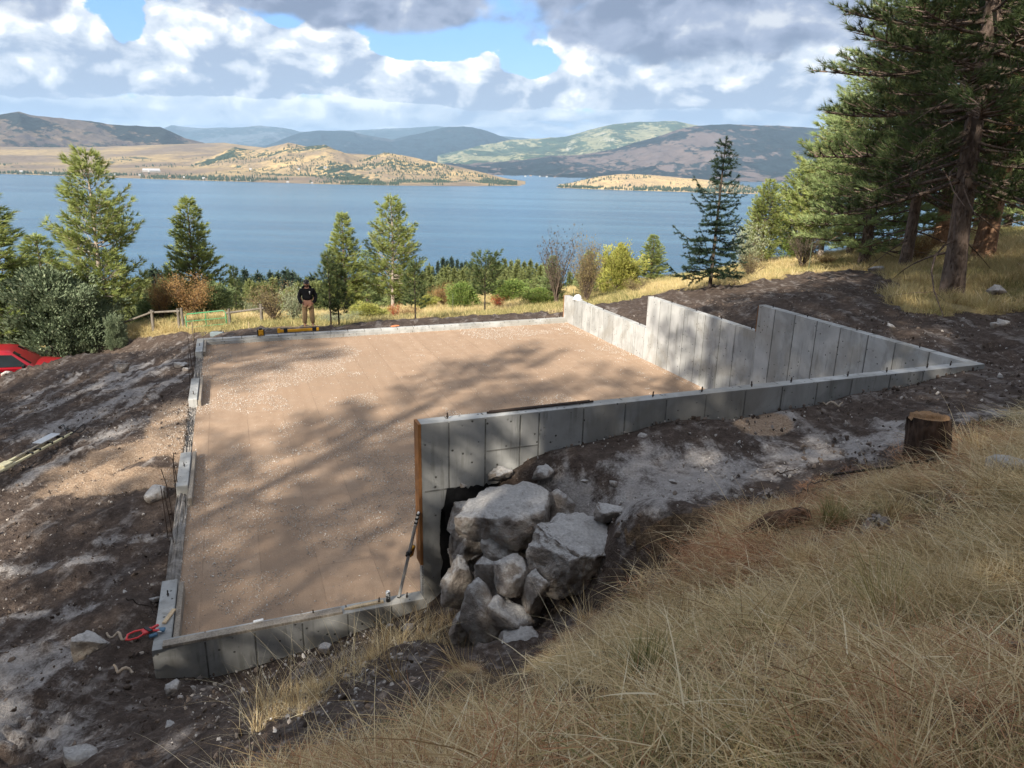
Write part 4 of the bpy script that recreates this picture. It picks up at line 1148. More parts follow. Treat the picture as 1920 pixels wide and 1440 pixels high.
# --- shrubs
def shrub(v, px, ytop, ybase, d, halfw, label, cat='shrub', H=2.5, R=1.2, nameo='shrub', rz=None):
    x, y, z = at_ground(px, ybase, d); dist = math.hypot(x, y); h = at_d(px, ytop, dist)[2] - z
    w = halfw / FPX * dist / R * .93
    return plant(nameo, v, SN, (x, y, z), (w, w, h / H), rz if rz is not None else random.uniform(0, 6), label, cat)
S_JUN = shrub_mesh('1', 51, 2.5, 1.2, 22, .105, 38000, JUNIPER, BARK_D, 'dense', .55, clump=.06)
S_JUNL = shrub_mesh('2', 52, 2.5, 1.2, 16, .14, 14000, JUNIPER_L, TWIG, 'dense', .8, clump=.07)
S_OR = shrub_mesh('3', 53, 2.5, 1.2, 24, .055, 7500, LEAF_OR, TWIG, 'round', .5, clump=.11)
S_BR = shrub_mesh('4', 54, 2.5, 1.2, 30, .065, 4200, LEAF_BR, TWIG, 'round', .4)
S_SG = shrub_mesh('5', 55, 2.5, 1.2, 22, .075, 4200, LEAF_SG, TWIG, 'round', .6)
S_YG = shrub_mesh('6', 56, 2.5, 1.2, 16, .13, 17000, LEAF_YG, TWIG, 'spire', .9, clump=.07)
S_GR = shrub_mesh('7', 57, 2.5, 1.2, 18, .15, 9000, LEAF_GR, TWIG, 'dense', .6, clump=.09)
S_RD = shrub_mesh('8', 58, 2.5, 1.2, 14, .08, 2600, LEAF_RED, TWIG, 'round', .6)
S_DK = shrub_mesh('9', 59, 2.5, 1.2, 26, .075, 900, LEAF_DK, TWIG, 'round', .6, clump=.13)
shrub(S_JUN, 108, 496, 650, 41.5, 86, 'broad dark juniper bush behind the red pickup', 'juniper', nameo='juniper_bush')
shrub(S_JUN, 165, 530, 645, 40.5, 52, 'smaller dark juniper lobe on the right flank of the broad juniper', 'juniper', nameo='juniper_bush')
shrub(S_OR, 362, 508, 607, 42.5, 44, 'orange brown autumn shrub behind the fence posts')
shrub(S_OR, 305, 512, 612, 44, 26, 'pale orange shrub left of the brown autumn shrub')
shrub(S_JUNL, 402, 530, 606, 44, 36, 'light green juniper right of the orange shrub', 'juniper', nameo='juniper_bush')
shrub(S_JUNL, 300, 548, 612, 46, 40, 'yellowish green juniper low behind the fence', 'juniper', nameo='juniper_bush')
shrub(S_BR, 515, 528, 610, 37, 42, 'bare brown twiggy shrub left of the person')
shrub(S_SG, 552, 535, 612, 36, 30, 'pale sage green shrub just left of the person')
shrub(S_SG, 490, 560, 612, 41, 26, 'low pale shrub near the short fence rail')
shrub(S_JUN, 218, 588, 640, 39, 16, 'tiny dark juniper growing under the fence rail', 'juniper', nameo='juniper_bush')
shrub(S_RD, 742, 566, 604, 36, 12, 'small bright red shrub at the foot of the tall pines')
shrub(S_OR, 770, 575, 602, 37, 20, 'low orange shrub beyond the pad edge, right of the red one')
shrub(S_OR, 832, 530, 592, 46, 30, 'orange leaved shrub between the dark young pines')
shrub(S_GR, 868, 530, 590, 43, 34, 'bright green shrub left of the rounded young pine')
shrub(S_RD, 935, 552, 583, 40, 18, 'dull red shrub under the rounded young pine')
shrub(S_GR, 960, 525, 580, 46, 44, 'leafy green shrub right of the rounded young pine')
shrub(S_YG, 800, 555, 597, 45, 26, 'yellowing low shrub by the orange one')
shrub(S_DK, 1042, 418, 586, 39, 36, 'tall sparse shrub with dark leaves against the lake')
shrub(S_BR, 1095, 440, 588, 38, 28, 'tall thin dark shrub behind the end of the wall')
shrub(S_BR, 1100, 470, 588, 37.5, 26, 'bare brown shrub behind the white hard hat')
shrub(S_YG, 1158, 460, 566, 43, 46, 'yellow green pointed bush right of the bare shrubs', nameo='bush')
shrub(S_GR, 1010, 540, 590, 40, 32, 'green bush low at the corner of the pad')
shrub(S_BR, 1190, 520, 566, 39, 24, 'small brown shrub at the foot of the yellow bush')
shrub(S_SG, 1398, 415, 528, 42, 32, 'silvery green shrub right of the black spruce')
shrub(S_BR, 1405, 470, 535, 36, 24, 'bare grey shrub in front of the silvery one')
shrub(S_DK, 1500, 420, 520, 40, 34, 'leafless arching shrub left of the shaded pines')
shrub(S_OR, 1545, 478, 515, 40, 18, 'small rusty shrub below the shaded boughs')
shrub(S_BR, 1560, 495, 520, 36, 30, 'low brown shrub at the edge of the dirt')
shrub(S_GR, 1490, 440, 510, 48, 30, 'green bush below the leftmost sunlit pine')
shrub(S_OR, 1718, 425, 495, 34, 26, 'rust coloured dead shrub beside the dark trunk')
shrub(S_SG, 640, 585, 608, 34, 40, 'low pale bush behind the two dark young pines')
shrub(S_YG, 690, 570, 606, 38, 45, 'yellow green low bush under the tall centre pines')

# --- the wooded slope down to the lake
def far_conifer(seed, H=14., R=2.6, mat=None):
    rng = np.random.default_rng(seed)
    T = Tubes(); T.add([(0, 0, -1), (0, 0, H * .9)], [.22, .05], 5)
    P, D, S = [], [], []
    for z in np.arange(H * .08, H, H / 26):
        f = z / H; L = R * (1 - f) ** .8 * (1.0 if f > .15 else .7)
        for k in range(9):
            a = rng.uniform(0, 6.283); l = L * rng.uniform(.25, 1.05)
            for q in (0.55, 1.0):
                P.append((math.cos(a) * l * q, math.sin(a) * l * q, z + rng.normal() * .15)); D.append((math.cos(a), math.sin(a), rng.uniform(-.3, .5))); S.append(.95)
    P.append((0, 0, H)); D.append((0, 0, 1)); S.append(.9)
    V, Fn = needles(np.array(P), np.array(D, float), np.array(S), 5, .30, .9, rng)
    return (tmesh('trunk', np.concatenate(T.V), np.concatenate(T.F), BARK_D), tmesh('crown', V, Fn, mat or NEEDLE_F))
FC = [far_conifer(71), far_conifer(72, 14, 2.1), far_conifer(73, 14, 3.0, NEEDLE_FY), far_conifer(74, 14, 3.4, NEEDLE_FY)]
def far_tree(v, px, ytop, d, hgt, label, group):
    az = ray(px, 300); x, y = az[0] * d, az[1] * d
    z = G1(x, y); top = at_d(px, ytop, d)[2]
    h = hgt if hgt else top - z
    o = plant('fir_tree', v, ('trunk', 'crown'), (x, y, top - h), (h / 14 * 1.0, h / 14 * 1.0, h / 14), random.uniform(0, 6), label, 'conifer', group)
    return o
# treetops one can tell apart, px of the tip, height of the tip, distance
TOPS = []
for px, yt in ((262, 503), (276, 512), (290, 498), (250, 520), (440, 505), (452, 518), (466, 512), (478, 522), (490, 510), (505, 512), (520, 505), (534, 510), (545, 520), (558, 523), (571, 518), (430, 520)):
    TOPS.append((px, yt, random.uniform(190, 330), 0))
for px, yt in ((795, 503), (808, 500), (819, 490), (829, 484), (838, 488), (846, 482), (857, 487), (866, 492), (874, 490), (884, 489), (893, 496), (920, 478), (930, 486), (812, 512), (850, 500)):
    TOPS.append((px, yt, random.uniform(420, 560), 0))
for px, yt in ((926, 486), (938, 490), (950, 486), (962, 489), (975, 487), (988, 491), (1000, 488), (1012, 494), (1024, 496), (944, 500), (958, 503), (970, 500), (984, 505), (998, 503), (1010, 508), (1150, 505), (1172, 508), (1190, 512)):
    TOPS.append((px, yt, random.uniform(230, 400), 1))
for px, yt, d, k in TOPS:
    far_tree(FC[2 + (px % 2) if k else px % 2], px, yt, d, 24 if not k else 17, 'olive treetop of the pale wood by the near shore' if k else 'dark pointed treetop rising against the lake', 'olive trees near the shore' if k else 'dark conifers near the shore')
def valley_wood():
    rng = np.random.default_rng(5); P = []; n = 5200
    a = np.radians(rng.uniform(-40, 36, n)); r = np.exp(rng.uniform(math.log(75), math.log(680), n))
    x, y = r * np.sin(a), r * np.cos(a); z = ground(x, y)
    k = (fbm(x * .012, y * .012, 3, 4) > -.12 - (r > 300) * .3) & (z > LAKE + 1.5)
    x, y, z, r = x[k], y[k], z[k], r[k]
    h = rng.uniform(.55, 1.25, len(x)) * np.where(r < 130, .55, 1)
    # keep the tops below the rim of the slope so that the lake stays open
    top = z + h * 14; px, py, ok = project(np.stack([x, y, top], 1))
    lim = np.interp(px, [0, 250, 300, 520, 600, 700, 800, 900, 1030, 1100, 1250, 1400], [560, 520, 525, 525, 530, 520, 500, 500, 500, 515, 525, 520])
    k = py > lim - rng.uniform(0, 6, len(x))
    x, y, z, h = x[k], y[k], z[k], h[k]; m = len(x)
    idx = np.where(fbm(x * .006, y * .006, 2, 14) > .08, rng.integers(2, 4, m), rng.integers(0, 2, m))
    rot = np.zeros((m, 3)); rot[:, 2] = rng.uniform(0, 6.28, m)
    joined = []
    for t, c in FC:
        joined.append(c)
    scatter('forest', np.stack([x, y, z], 1), rot, np.repeat(h[:, None], 3, 1), idx, joined, 'dark mixed wood on the slope down to the lake')
valley_wood()
# --- woods on the far shore
def shore_woods():
    rng = np.random.default_rng(6)
    V = []; Fc = []
    for k in range(3):
        a0 = k * 2.1 + .5
        ring = lambda z, r: [(r * math.cos(a0 + i * 2.094), r * math.sin(a0 + i * 2.094), z) for i in range(3)]
    def cone(seed, w):
        r = np.random.default_rng(seed); vs = []; fs = []
        for z0, z1, rr in ((1, 8, w), (5, 12, w * .75), (9, 16, w * .5)):
            b = len(vs); n = 6
            vs += [(rr * r.uniform(.7, 1.2) * math.cos(i * 6.283 / n), rr * r.uniform(.7, 1.2) * math.sin(i * 6.283 / n), z0 + r.uniform(-.5, .5)) for i in range(n)] + [(0, 0, z1)]
            fs += [(b + i, b + (i + 1) % n, b + n) for i in range(n)]
        return tmesh('tree', np.array(vs), np.array(fs), NEEDLE_F)
    tpl = [cone(1, 3.2), cone(2, 4.2), cone(3, 5.5)]
    pts = []; sc = []
    def along(grid, tmax, n, zs, dens, seed, az0=None, az1=None, sz=(.7, 1.2)):
        az, t, G = grid
        nt, na, _ = G.shape
        ti = rng.uniform(0, tmax, n) ** 1.0; i = np.searchsorted(t, ti).clip(1, nt - 1); j = rng.integers(0, na - 1, n)
        f = ((ti - t[i - 1]) / (t[i] - t[i - 1]))[:, None]; g = rng.uniform(0, 1, n)[:, None]
        p = (G[i - 1, j] * (1 - f) + G[i, j] * f) * (1 - g) + (G[i - 1, j + 1] * (1 - f) + G[i, j + 1] * f) * g
        m = fbm(p[:, 0] * zs, p[:, 1] * zs, 3, seed) > dens
        m &= p[:, 2] > LAKE + .5
        if az0 is not None: m &= (az[j] > az0) & (az[j] < az1)
        pts.append(p[m]); sc.append(rng.uniform(*sz, m.sum()))
    along(plain_g, .075, 3600, .004, -.12, 3)
    along(plain_g, .5, 2500, .0025, .18, 7, sz=(.6, 1.0))
    along(gold_g, .16, 2600, .004, -.2, 5)
    along(gold_g, .95, 5200, .004, .12, 9, sz=(.5, .95))
    along(gold_g, .95, 2400, .003, -.1, 19, az0=el_of(690, 300)[0], az1=90, sz=(.5, .95))
    along(isl_g, .22, 1300, .006, -.2, 12, sz=(.5, 1.0))
    along(isl_g, 1.0, 700, .006, .0, 15, sz=(.5, .9))
    along(isl_g, 1.1, 1500, .006, -.5, 15, az0=el_of(1330, 300)[0], az1=90, sz=(.6, 1.0))
    along(isl_g, 1.1, 400, .006, -.6, 16, az0=-90, az1=el_of(1075, 300)[0], sz=(.6, 1.0))
    P = np.concatenate(pts); S = np.concatenate(sc); m = len(P)
    rot = np.zeros((m, 3)); rot[:, 2] = rng.uniform(0, 6, m)
    scatter('lakeshore_trees', P, rot, np.stack([S * 1.2, S * 1.2, S], 1), rng.integers(0, 3, m), tpl, 'dark trees dotted over the far shore and hills')
shore_woods()
HOUSE_W = plain('white house wall', (.36, .36, .35), .8, .2); HOUSE_R = plain('grey metal roof', (.40, .40, .42), .5, .4); HOUSE_B = plain('brown house wall', (.25, .17, .12), .8, .2)
def far_house(px, py, d, w, h, mat, label):
    az = ray(px, py); x, y, z = az[0] * d, az[1] * d, EYE + az[2] * d
    o = empty('house', (x, y, z - 1), -math.atan2(az[0], az[1]) + random.uniform(-.4, .4), label, 'house', 'houses on the far shore')
    box_obj('wall', (0, 0, h / 2 - .5), (w, w * .6, h + 1), mat, o)
    bm = bmesh.new(); vs = [bm.verts.new(p) for p in ((-w / 2 - .4, -w * .33, h), (w / 2 + .4, -w * .33, h), (w / 2 + .4, w * .33, h), (-w / 2 - .4, w * .33, h), (-w / 2 - .4, 0, h + w * .2), (w / 2 + .4, 0, h + w * .2))]
    for f in ((0, 1, 5, 4), (2, 3, 4, 5), (0, 4, 3), (1, 2, 5), (0, 3, 2, 1)): bm.faces.new([vs[i] for i in f])
    bm_obj('roof', bm, HOUSE_R if mat == HOUSE_W else mat, o)
for q in ((276, 321, 4900, 46, 7, HOUSE_W, 'long white roofed shed, left of two on the far shore'), (289, 322, 4850, 60, 7, HOUSE_W, 'longest white roofed shed on the far shore plain')): far_house(*q)
hx = [(40, 322), (95, 325), (150, 326), (215, 328), (262, 329), (318, 331), (345, 333), (382, 335), (410, 336), (447, 338), (470, 340), (505, 342), (540, 343), (585, 344), (640, 345), (690, 345), (560, 318), (640, 322), (610, 315), (470, 318), (995, 330), (1012, 331), (1025, 332), (1040, 333), (985, 331)]
for i, (px, py) in enumerate(hx):
    far_house(px, py, 7300 if px > 980 else max(4050, np.interp(px, [0, 300, 600], [5500, 4620, 4100]) + (200 if py < 325 and px > 400 else 0)), random.uniform(9, 16) * (1.5 if px > 980 else 1), 6, (HOUSE_W, HOUSE_B)[i % 3 == 2], 'small pale house among the trees on the far shore')

# ============================================================ boulders
def m_rock(b):
    v = texco(); n = noise(v, 1.6, 8, .65, .5); n2 = noise(v, 7, 8, .7); n3 = noise(v, 28, 5, .6)
    gn = new_node('ShaderNodeNewGeometry'); sp = new_node('ShaderNodeSeparateXYZ'); link(gn.outputs['Normal'], sp.inputs[0])
    col = ramp(n2 * .5 + n * .5, (.36, (.16, .13, .11)), (.48, (.32, .28, .25)), (.62, (.50, .47, .44)))
    col = mixc(smooth(n, .54, .66) * .45, col, (.30, .19, .12))
    dustt = smooth(X(sp.outputs[2]) + (n2 - .5) * .9, .45, .9)
    col = mixc(dustt * .75, col, mixc(smooth(n3, .3, .7), (.50, .49, .485), (.70, .69, .685)))
    return (col, bump(n2 * 1.1 + n * .8 + n3 * .2, 1.0, .08))
MAT_ROCK = material('grey field stone', m_rock, .92, .2)
def rock_mesh(seed, sx, sy, sz, sub=3, nz=.10, npts=13, flat=.0):
    rng = np.random.default_rng(seed); bm = bmesh.new()
    for i in range(npts):
        p = rng.normal(size=3); p /= np.abs(p).max() ** .75 * np.linalg.norm(p) ** .25
        if flat and p[2] > .3: p[2] = .62 + rng.uniform(-.05, .05) * flat
        bm.verts.new(p * .5)
    g = bmesh.ops.convex_hull(bm, input=bm.verts[:])
    bmesh.ops.delete(bm, geom=[v for v in bm.verts if not v.link_faces], context='VERTS')
    bmesh.ops.triangulate(bm, faces=bm.faces[:])
    mn = np.array([v.co[:] for v in bm.verts]); lo, hi = mn.min(0), mn.max(0)
    for v in bm.verts: v.co = Vector(((v.co[i] - (lo[i] + hi[i]) / 2) / (hi[i] - lo[i]) for i in range(3)))
    for k in range(sub):
        bmesh.ops.subdivide_edges(bm, edges=bm.edges[:], cuts=1, smooth=.06 if k == 0 else 0.0, use_grid_fill=True)
        bmesh.ops.triangulate(bm, faces=bm.faces[:])
    co = np.array([v.co[:] for v in bm.verts]) * [sx, sy, sz]; s_ = 1 / max(sx, sy, sz)
    bm.normal_update(); nr = np.array([v.normal[:] for v in bm.verts])
    q_ = np.round(co @ np.array([.3, .5, .81]) * s_ * 9) * .35
    d = .45 * vnoise(q_ + seed, co[:, 0] * s_ * 2.2, seed + 9) + fbm(co[:, 0] * s_ * 4 + seed, co[:, 1] * s_ * 4 + co[:, 2] * s_ * 3.1, 5, seed, .6) + .5 * fbm(co[:, 2] * s_ * 6 + seed, co[:, 0] * s_ * 5, 3, seed + 3, ridged=True)
    co = co + nr * (d * nz * min(sx, sy, sz))[:, None]
    for v, c in zip(bm.verts, co): v.co = c
    return bm
def boulder(seed, px, py, d, s, rot, label, name='boulder', sub=3, cat='boulder', group=None, nz=.12, flat=0., npts=13, dz=0):
    p = at_d(px, py, d)
    k_ = 1.0 if seed in (101, 102, 120, 121) else 1.16
    bm = rock_mesh(seed, *[q * k_ for q in s], sub=sub, nz=nz, flat=flat, npts=npts)
    o = bm_obj(name, bm, MAT_ROCK, None, True, (p[0], p[1], p[2] + dz), [math.radians(a) for a in rot])
    tag(o, label, cat, group); return o
# the stacked stones at the end of the tall wall (seed, px, py, dist, size, rotation)
boulder(101, 942, 968, 8.45, (1.06, .95, .62), (8, 4, -14), 'large flat topped grey boulder, top of the stack by the wall', flat=1, npts=16, sub=4)
boulder(102, 1070, 1048, 7.75, (1.10, .95, .74), (6, 3, 10), 'largest grey slab boulder at the right of the stack', flat=1, npts=16, sub=4)
boulder(103, 1060, 962, 8.7, (.52, .40, .34), (20, 30, 30), 'wedge shaped stone tilted behind the two large boulders')
boulder(104, 940, 893, 9.35, (.26, .2, .2), (0, 0, 30), 'small dark stone against the wall behind the stack', 'stone', cat='stone')
boulder(105, 873, 975, 8.95, (.36, .5, .36), (0, 10, 0), 'narrow stone wedged beside the black coating')
boulder(106, 880, 1025, 8.75, (.46, .5, .42), (10, -6, 20), 'angular stone under the narrow wedged one')
boulder(137, 862, 1085, 8.2, (.40, .5, .60), (0, 8, 10), 'rounded brown stone lowest beside the wall')
boulder(108, 943, 1030, 8.1, (.52, .45, .36), (12, 0, 40), 'brown stone between the two large boulders')
boulder(109, 922, 1085, 7.9, (.36, .4, .66), (0, -24, 10), 'tall leaning stone in the middle of the stack')
boulder(110, 963, 1086, 7.6, (.37, .34, .46), (0, 0, 20), 'smooth rounded stone in front of the middle of the stack', nz=.06, npts=22)
boulder(111, 1004, 1122, 7.45, (.24, .36, .66), (0, 4, 0), 'upright slab under the corner of the largest boulder')
boulder(112, 910, 1172, 7.4, (.44, .45, 1.0), (-12, -22, 20), 'long leaning slab at the foot of the stack')
boulder(113, 958, 1160, 7.3, (.36, .4, .56), (-8, -16, 60), 'cracked stone beside the long leaning slab')
boulder(114, 975, 1205, 7.0, (.36, .35, .34), (0, 10, 10), 'low stone half buried in the grass at the foot of the stack')
boulder(115, 1060, 1120, 8.2, (.7, .5, .5), (0, 0, 0), 'dark stone in the hollow beneath the largest boulder')
boulder(116, 900, 1060, 8.9, (.8, .6, 1.2), (0, 0, 20), 'stone deep inside the stack behind the others')
boulder(117, 895, 1130, 8.6, (.5, .5, .7), (0, 15, 0), 'stone filling the gap behind the long leaning slab')
boulder(122, 872, 1190, 7.7, (.36, .4, .5), (0, 10, 30), 'brown stone at the lower left foot of the stack')
boulder(118, 1025, 1000, 8.6, (.5, .5, .9), (0, 0, 0), 'stone showing between the two large boulders')
boulder(119, 1150, 965, 8.1, (.40, .30, .2), (0, 10, 10), 'pale stone on the lip behind the largest boulder', 'stone', cat='stone')
boulder(120, 176, 1208, 8.62, (.42, .34, .34), (4, 8, 10), 'brown boulder lying alone on the dark soil at the left', flat=.5)
boulder(121, 230, 689, 0 or 22.0, (.5, .35, .3), (0, 0, 0), 'pale stone lying in the churned soil, upper left', 'stone', cat='stone')
for i, (px, py, z, sx, lab) in enumerate(((343, 688, -.32, .42, 'flat grey stone beside the far left stem wall'), (350, 696, -.34, .22, 'small grey stone below the flat one by the stem wall'), (1020, 893, 1.95, .34, 'brown stone sunk in the backfill near the wall'),
        (1205, 821, 2.25, .16, 'pale stone on the backfill against the wall'), (1150, 907, 2.1, .12, 'round pale cobble on the grey fill'), (768, 1180, -.05, .17, 'pale rounded stone below the stem wall, right of two'), (732, 1176, -.1, .12, 'pale rounded stone below the stem wall, left of two'),
        (610, 1218, -.25, .20, 'angular grey stone in the pebbles under the stem wall'), (325, 1290, -.15, .20, 'dark stone in the soil below the foundation corner'), (320, 1372, .25, .16, 'blocky dark stone near the bottom edge'),
        (292, 935, -.38, .5, 'smooth dark stone slab in the churned soil by the door opening'), (236, 1112, -.42, .12, 'pale stone left of the foundation corner'), (290, 1126, -.38, .16, 'long pale stone close to the left stem wall'),
        (155, 1440, .2, .34, 'pale rock cut by the bottom edge of the view'), (1670, 615, 2.6, .22, 'white stone on the dark dirt slope'), (1880, 608, 3.0, .3, 'white chunk on the dark dirt at the right edge'), (1865, 612, 3.0, .2, 'smaller white chunk beside it on the dark dirt'),
        (1868, 548, 2.9, .48, 'grey boulder in the dry grass right of the big trunk'), (1900, 915, 3.35, .45, 'dark flat rock at the right edge of the grass'), (1640, 517, 2.0, .8, 'dark clod of soil at the edge of the dirt field'), (12, 706, -.9, .3, 'pale rock on the lip of the bank by the pickup'),
        (1755, 797, 2.95, .22, 'small white stone behind the stump'), (870, 910, 1.68, .14, 'little stone on the tar edge beside the wall'), (1095, 903, 2.1, .10, 'grey cobble on the pale fill'), (1262, 905, 2.35, .1, 'dark cobble in the pale fill'))):
    p = at_z(px, py, z); g = G1(p[0], p[1]); bm = rock_mesh(200 + i, sx, sx * .75, sx * .55, sub=2, nz=.12)
    o = bm_obj('stone', bm, MAT_ROCK, None, True, (p[0], p[1], max(g, z) + sx * .12), (random.uniform(-.2, .2), random.uniform(-.2, .2), random.uniform(0, 6)))
    tag(o, lab, 'stone')

# --- pebbles, clods and chips too many to count
def small_stones():
    rng = np.random.default_rng(9)
    def tpl(mat, k0, n=4):
        out = []
        for k in range(n):
            bm = rock_mesh(k0 + k, 1, .8, .6, sub=1, nz=.10, npts=12); me = bpy.data.meshes.new('pebble'); bm.to_mesh(me); bm.free(); me.materials.append(mat); out.append(me)
        return out
    def m_peb(b):
        oi = new_node('ShaderNodeObjectInfo'); n = noise(texco(), 4, 4)
        return ramp(X(oi.outputs['Random']) * .7 + n * .3, (.15, (.16, .13, .11)), (.45, (.30, .27, .25)), (.8, (.52, .49, .46)))
    def m_clod(b):
        oi = new_node('ShaderNodeObjectInfo'); n = noise(texco(), 4, 4)
        return ramp(X(oi.outputs['Random']) * .7 + n * .3, (.15, (.06, .046, .038)), (.5, (.11, .086, .072)), (.85, (.22, .18, .155)))
    def m_chip(b):
        oi = new_node('ShaderNodeObjectInfo')
        return ramp(X(oi.outputs['Random']), (.1, (.30, .26, .23)), (.5, (.48, .44, .40)), (.9, (.70, .67, .63)))
    PEB, CLOD, CHIP = tpl(material('pebble stone', m_peb, .9, .2), 300), tpl(material('soil clod', m_clod, .97, .1), 310), tpl(material('crushed white chip', m_chip, .9, .2), 320, 3)
    def rots(n): return rng.uniform(0, 6.28, (n, 3))
    # pad chips in drifts
    n = 130000; u = rng.uniform(FT, FW - FT, n); v = rng.uniform(FT, FD - FT, n)
    ds = fbm(u * .28 + 3, v * .28, 3, 33) * 1.5 + fbm(u * 1.3, v * 1.3, 3, 34) * .9
    e = np.minimum.reduce([u - FT, FW - FT - u, v - FT, FD - FT - v])
    k = (ds > .50) | (rng.random(n) < .05) | ((e < .22) & (rng.random(n) < .6))
    u, v, e = u[k], v[k], e[k]; P = OO[None] + u[:, None] * EU + v[:, None] * EV; m = len(u)
    S = rng.uniform(.008, .019, m) * (1 + (rng.random(m) < .06) * .8)
    scatter('gravel', np.concatenate([P, (PADZ + .01 + .05 * np.exp(-e / .12))[:, None]], 1), rots(m), np.repeat(S[:, None], 3, 1), rng.integers(0, 3, m), CHIP, 'pale crushed stone strewn over the brown pad')
    # pebbles and clods outside
    def ring(n, r0, r1, a0=-40, a1=38):
        a = np.radians(rng.uniform(a0, a1, n)); r = np.sqrt(rng.uniform(r0 ** 2, r1 ** 2, n)); return r * np.sin(a), r * np.cos(a)
    x, y = ring(60000, 4, 27); y2 = None
    u, v = to_uv(x, y); k = ~((u > -.02) & (u < FW + .02) & (v > -.02) & (v < FD + .02)); x, y = x[k], y[k]
    z = ground(x, y); P = np.stack([x, y, z], 1); fg, field, px, py, ok = zones(P)
    k = ~fg & ~field & (px > -60) & (px < 1980); P = P[k]; px, py = px[k], py[k]
    # keep nearer ground thicker
    r = np.hypot(P[:, 0], P[:, 1]); k = rng.random(len(P)) < np.clip(1.5 - r / 22, .2, 1); P, px, py, r = P[k], px[k], py[k], r[k]
    under = blob(px, py, 560, 1290, 260, 90, -12) + blob(px, py, 700, 1200, 130, 60, -15) + .8 * blob(px, py, 1230, 890, 260, 65, -5)
    sand = blob(px, py, 335, 800, 80, 50, -20) + blob(px, py, 230, 860, 190, 35, -17)
    t = rng.random(len(P))
    ps = (t < .10 + under * .5); cl = (t > .74 + under * .2 + .6 * blob(px, py, 1250, 890, 260, 75, -6))
    Pp = P[ps]; m = len(Pp); S = rng.gamma(2.0, .0085, m) + .009
    scatter('pebbles', Pp + [0, 0, .035], rots(m), np.repeat(S[:, None], 3, 1), rng.integers(0, 4, m), PEB, 'pebbles lying in the dark soil')
    Pp = P[cl]; m = len(Pp); S = rng.gamma(1.8, .013, m) + .012
    scatter('soil_clods', Pp + [0, 0, .03], rots(m), np.repeat(S[:, None], 3, 1), rng.integers(0, 4, m), CLOD, 'crumbs and clods of dark soil')
    # chips on the spill
    x, y = ring(40000, 12, 23, -40, -18); z = ground(x, y); u, v = to_uv(x, y); px, py, ok = project(np.stack([x, y, z], 1))
    w = blob(px, py, 335, 800, 80, 45, -20) + blob(px, py, 240, 860, 190, 30, -17) + blob(px, py, 250, 905, 150, 22, -8) + blob(px, py, 360, 790, 40, 60, 0)
    k = (rng.random(len(x)) < w * .35) & (u < FT + .4); m = k.sum(); S = rng.uniform(.009, .020, m)
    scatter('spilled_gravel', np.stack([x[k], y[k], z[k] + .03], 1), rots(m), np.repeat(S[:, None], 3, 1), rng.integers(0, 3, m), CHIP, 'pale gravel spilled through the door opening')
small_stones()

# ============================================================ grass
def blades(n, rng, hmin, hmax, wid, rad, spreadk, bend, flat=False, nseg=4):
    V = []; Fq = []
    for i in range(n):
        a = rng.uniform(0, 6.283); r0 = rad * math.sqrt(rng.uniform(0, 1)); p = np.array([math.cos(a) * r0, math.sin(a) * r0, 0.0])
        da = rng.uniform(0, 6.283) if flat else a + rng.normal() * 1.2
        L = rng.uniform(hmin, hmax); lean = abs(rng.normal()) * spreadk + .08
        if flat: lean = rng.uniform(1.1, 1.52); p[2] = rng.uniform(.01, .08)
        w = wid * rng.uniform(.6, 1.3); out = np.array([math.cos(da), math.sin(da), 0]); sd = np.array([-math.sin(da), math.cos(da), 0]) * math.cos(a * 3) + np.array([0, 0, .3]); sd /= np.linalg.norm(sd)
        b = len(V); th = lean; q = p.copy()
        curl = bend * rng.uniform(.3, 1.3) / nseg
        wig = rng.normal() * .3
        for s_ in range(nseg + 1):
            ww = w * (1 - (s_ / nseg) ** 1.5) + .0002
            V.append(q - sd * ww * .5); V.append(q + sd * ww * .5)
            d = out * math.sin(th) + np.array([0, 0, math.cos(th)]) + sd * wig * s_ / nseg * .4
            q = q + d * L / nseg; th = min(th + curl, 2.2)
            if q[2] < .01: q[2] = .01
        for s_ in range(nseg): Fq.append((b + 2 * s_, b + 2 * s_ + 1, b + 2 * s_ + 3, b + 2 * s_ + 2))
    return np.array(V), np.array(Fq)
def grass_mat(name, stops):
    m = bpy.data.materials.new(name); m.use_nodes = True; nt = m.node_tree; X.nt = nt; nt.nodes.clear()
    out = new_node('ShaderNodeOutputMaterial'); gi = new_node('ShaderNodeNewGeometry'); oi = new_node('ShaderNodeObjectInfo')
    k = X(gi.outputs['Random Per Island']) * .62 + X(oi.outputs['Random']) * .38
    col = ramp(k, *stops)
    d = new_node('ShaderNodeBsdfPrincipled'); setin(d.inputs['Base Color'], col); d.inputs['Roughness'].default_value = .6; d.inputs['Specular IOR Level'].default_value = .2
    t = new_node('ShaderNodeBsdfTranslucent'); setin(t.inputs[0], col); mx = new_node('ShaderNodeMixShader'); mx.inputs[0].default_value = .3
    link(d.outputs[0], mx.inputs[1]); link(t.outputs[0], mx.inputs[2]); link(mx.outputs[0], out.inputs[0]); return m
G_STRAW = grass_mat('dry straw grass', [(0.0, (.10, .07, .045)), (.22, (.30, .195, .09)), (.45, (.62, .46, .245)), (.72, (.80, .66, .40)), (.93, (.90, .81, .59)), (1.0, (.26, .26, .12))])
G_GREEN = grass_mat('greenish bunch grass', [(0.0, (.08, .095, .045)), (.4, (.26, .255, .10)), (.7, (.52, .43, .20)), (1.0, (.72, .58, .31))])
G_RED = grass_mat('fallen pine needles', [(0.0, (.12, .055, .03)), (.4, (.42, .205, .105)), (.7, (.62, .345, .19)), (1.0, (.64, .50, .33))])
